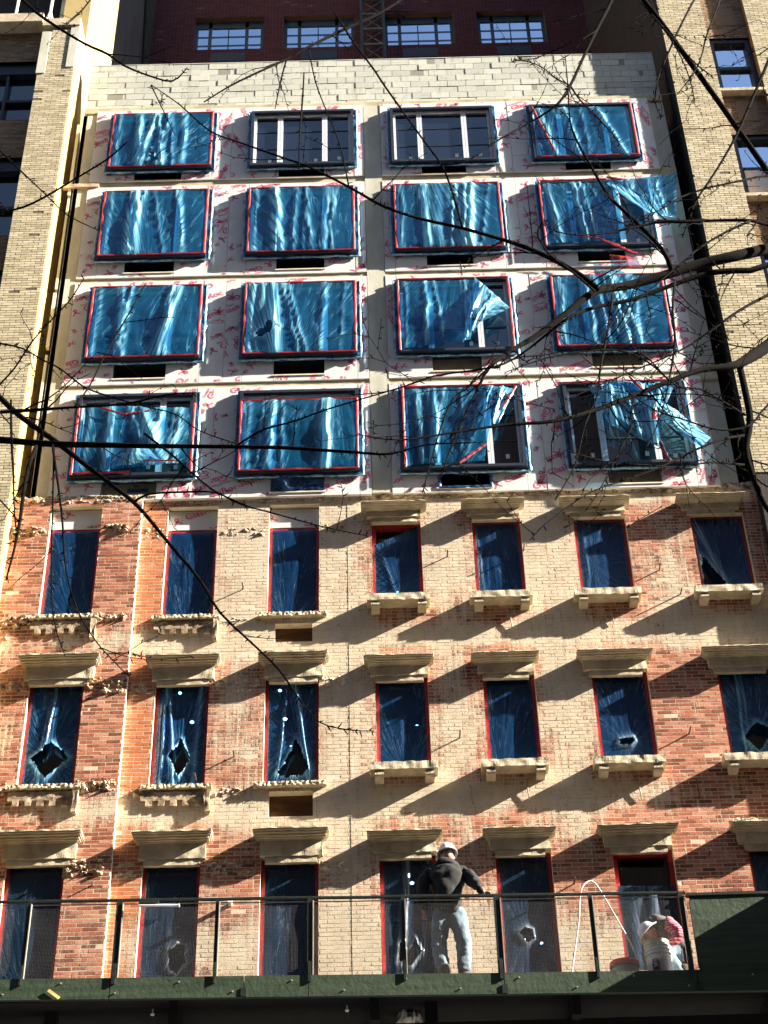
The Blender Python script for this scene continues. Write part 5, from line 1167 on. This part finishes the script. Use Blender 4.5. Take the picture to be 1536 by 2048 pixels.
LT = [((-13.6, -14.4), [(-90, 872, 18), (-20, 878, 17), (100, 888, 15), (200, 890, 14), (290, 892, 12), (400, 893, 10), (550, 895, 9), (640, 900, 8), (715, 905, 7), (780, 908, 5), (850, 890, 4), (950, 885, 3)], 11),
      ((-13.2, -14.8), [(-80, 715, 16), (-20, 775, 14), (40, 832, 13), (110, 882, 13), (165, 925, 12), (230, 975, 11), (268, 1005, 10), (300, 1040, 9), (345, 1095, 8), (400, 1160, 7), (440, 1225, 6), (510, 1292, 5), (560, 1342, 5), (600, 1400, 4), (640, 1445, 3), (700, 1460, 3), (748, 1462, 2)], 11),
      ((-14, -14.8), [(268, 1003, 6), (300, 988, 5), (370, 984, 5), (430, 985, 4), (480, 1008, 4), (560, 1030, 4), (640, 1052, 3), (735, 1072, 2)]),
      ((-14.2, -14.8), [(-80, 830, 10), (-10, 825, 9), (70, 820, 8), (140, 815, 6), (250, 808, 5), (330, 790, 4), (388, 786, 3)], 11),
      ((-14, -14.8), [(20, -30, 8), (45, 0, 8), (90, 38, 7), (165, 85, 6), (215, 108, 6), (250, 132, 5), (300, 152, 4), (345, 162, 4), (375, 135, 2)]),
      ((-14, -14.8), [(840, -30, 8), (768, 22, 7), (690, 58, 7), (615, 95, 6), (570, 120, 5), (515, 145, 5), (460, 172, 4), (408, 204, 3)]),
      ((-14.2, -14.8), [(663, 15, 3), (690, 58, 5), (712, 92, 5), (745, 135, 5), (768, 170, 5), (800, 215, 5), (843, 275, 5), (883, 330, 5), (905, 385, 5), (925, 455, 6)]),
      ((-14.2, -14.8), [(-60, 435, 6), (0, 425, 5), (50, 413, 5), (100, 388, 5), (150, 358, 4), (215, 318, 4), (255, 283, 3)], 12),
      ((-14.2, -14.8), [(-40, 270, 4), (0, 302, 4), (45, 345, 4), (90, 388, 3), (135, 430, 3), (195, 460, 2)]),
      ((-14.2, -14.8), [(22, 800, 5), (23, 880, 6), (27, 950, 5), (28, 1010, 4), (32, 1060, 3)]),
      ((-14.2, -14.8), [(72, 893, 10), (58, 930, 10), (48, 980, 9), (40, 1040, 8), (28, 1100, 6), (12, 1160, 4)]),
      ((-14.2, -14.8), [(105, 890, 6), (112, 940, 6), (119, 990, 5), (125, 1045, 5), (132, 1140, 4), (155, 1220, 4), (190, 1280, 3), (225, 1320, 3), (262, 1357, 2)]),
      ((-14.2, -14.8), [(108, 895, 5), (106, 990, 4), (103, 1100, 4), (106, 1230, 3), (130, 1312, 2)]),
      ((-14, -14.8), [(-50, 680, 5), (0, 687, 5), (45, 697, 4), (85, 720, 4), (120, 737, 4), (165, 772, 4), (210, 790, 4), (285, 812, 3), (350, 828, 3), (400, 862, 3), (475, 888, 3)], 11),
      ((-14, -14.8), [(-20, 790, 4), (0, 768, 4), (30, 735, 4), (65, 682, 4), (110, 632, 3), (140, 600, 3), (168, 556, 2)]),
      ((-14, -14.8), [(290, 868, 7), (350, 915, 6), (400, 960, 5), (435, 985, 4), (495, 1012, 3)]),
      ((-14, -14.8), [(475, 890, 5), (525, 860, 5), (590, 842, 4), (650, 820, 4), (768, 785, 3), (850, 760, 2)]),
      ((-14, -14.8), [(290, 568, 3), (262, 620, 4), (215, 700, 4), (180, 770, 4), (150, 812, 4)]),
      ((-14, -14.8), [(0, 1000, 4), (40, 1050, 3), (20, 1090, 2)]),
      ((-14, -14.8), [(180, 0, 4), (160, 25, 3), (125, 55, 3)]),
      ((-14.1, -14.8), [(350, 270, 2), (302, 170, 3)]),
      ((-14.1, -14.8), [(608, 145, 3), (605, 200, 4), (600, 260, 4), (598, 338, 3)]),
      ((-14.1, -14.8), [(572, 122, 4), (562, 160, 4), (550, 218, 2)]),
      ((-14.1, -14.8), [(617, 95, 3), (630, 160, 3), (650, 215, 3), (680, 290, 3), (697, 370, 4)])]
mtree('street_tree', 'bare street tree reaching in from the right with thick limbs and many twigs', 4.6, -13.2, RT, 5, .30)
mtree('street_tree', 'bare street tree reaching in from the left with one long level limb and drooping twigs', -5.0, -13.4, LT, 9, .10)

# ---------------------------------------------------------------- ground, street, opposite side
mb = MB(); mb.quad((-900, -900, 0), (900, -900, 0), (900, 900, 0), (-900, 900, 0)); tag(obj('ground', mb, M['asphalt']), kind='structure')
mb = MB(); mb.quad((-200, -21, .004), (200, -21, .004), (200, -9, .004), (-200, -9, .004)); tag(obj('road', mb, M['asphalt']), kind='structure')
mb = MB(); mb.box(-200, 200, -9, -.3, -.1, .13); mb.box(-200, 200, -33, -21, -.1, .13); tag(obj('pavement', mb, M['pave']), kind='structure')
OB = thing('opposite_building', 'long shaded brown brick block across the street behind the camera', 'building', (0, -34, 0))
mb = MB(); mb.box(-140, 150, -45, -33, 0, 54); obj('wall', mb, M['opp'], OB)
for k in range(12):
    mb = MB()
    for r in range(9): x = -43+k*8; z = 2.5+r*3.5; mb.box(x, x+2.2, -33, -32.97, z, z+1.9)
    obj('window', mb, M['glass'], OB)

# ---------------------------------------------------------------- light
d = Vector((5.0, -1, 2.7)).normalized(); el = math.asin(d.z); az = math.atan2(d.x, d.y)
sl = bpy.data.lights.new('sun', 'SUN'); sl.energy = 5.0; sl.angle = radians(.5); sl.color = (1, .92, .79)
so = bpy.data.objects.new('sun', sl); COL.objects.link(so); so.rotation_euler = d.to_track_quat('Z', 'Y').to_euler(); so.location = (40, -10, 60)
wd = bpy.data.worlds.new('World'); S.world = wd; wd.use_nodes = True; nt = wd.node_tree
sk = nt.nodes.new('ShaderNodeTexSky'); sk.sky_type = 'NISHITA'; sk.sun_disc = False; sk.sun_elevation = el; sk.sun_rotation = az
nt.links.new(sk.outputs[0], nt.nodes['Background'].inputs[0]); nt.nodes['Background'].inputs[1].default_value = .05
S.view_settings.view_transform = 'Standard'; S.view_settings.look = 'None'; S.view_settings.exposure = 2.5; S.view_settings.gamma = 1
S.cycles.transparent_max_bounces = 16
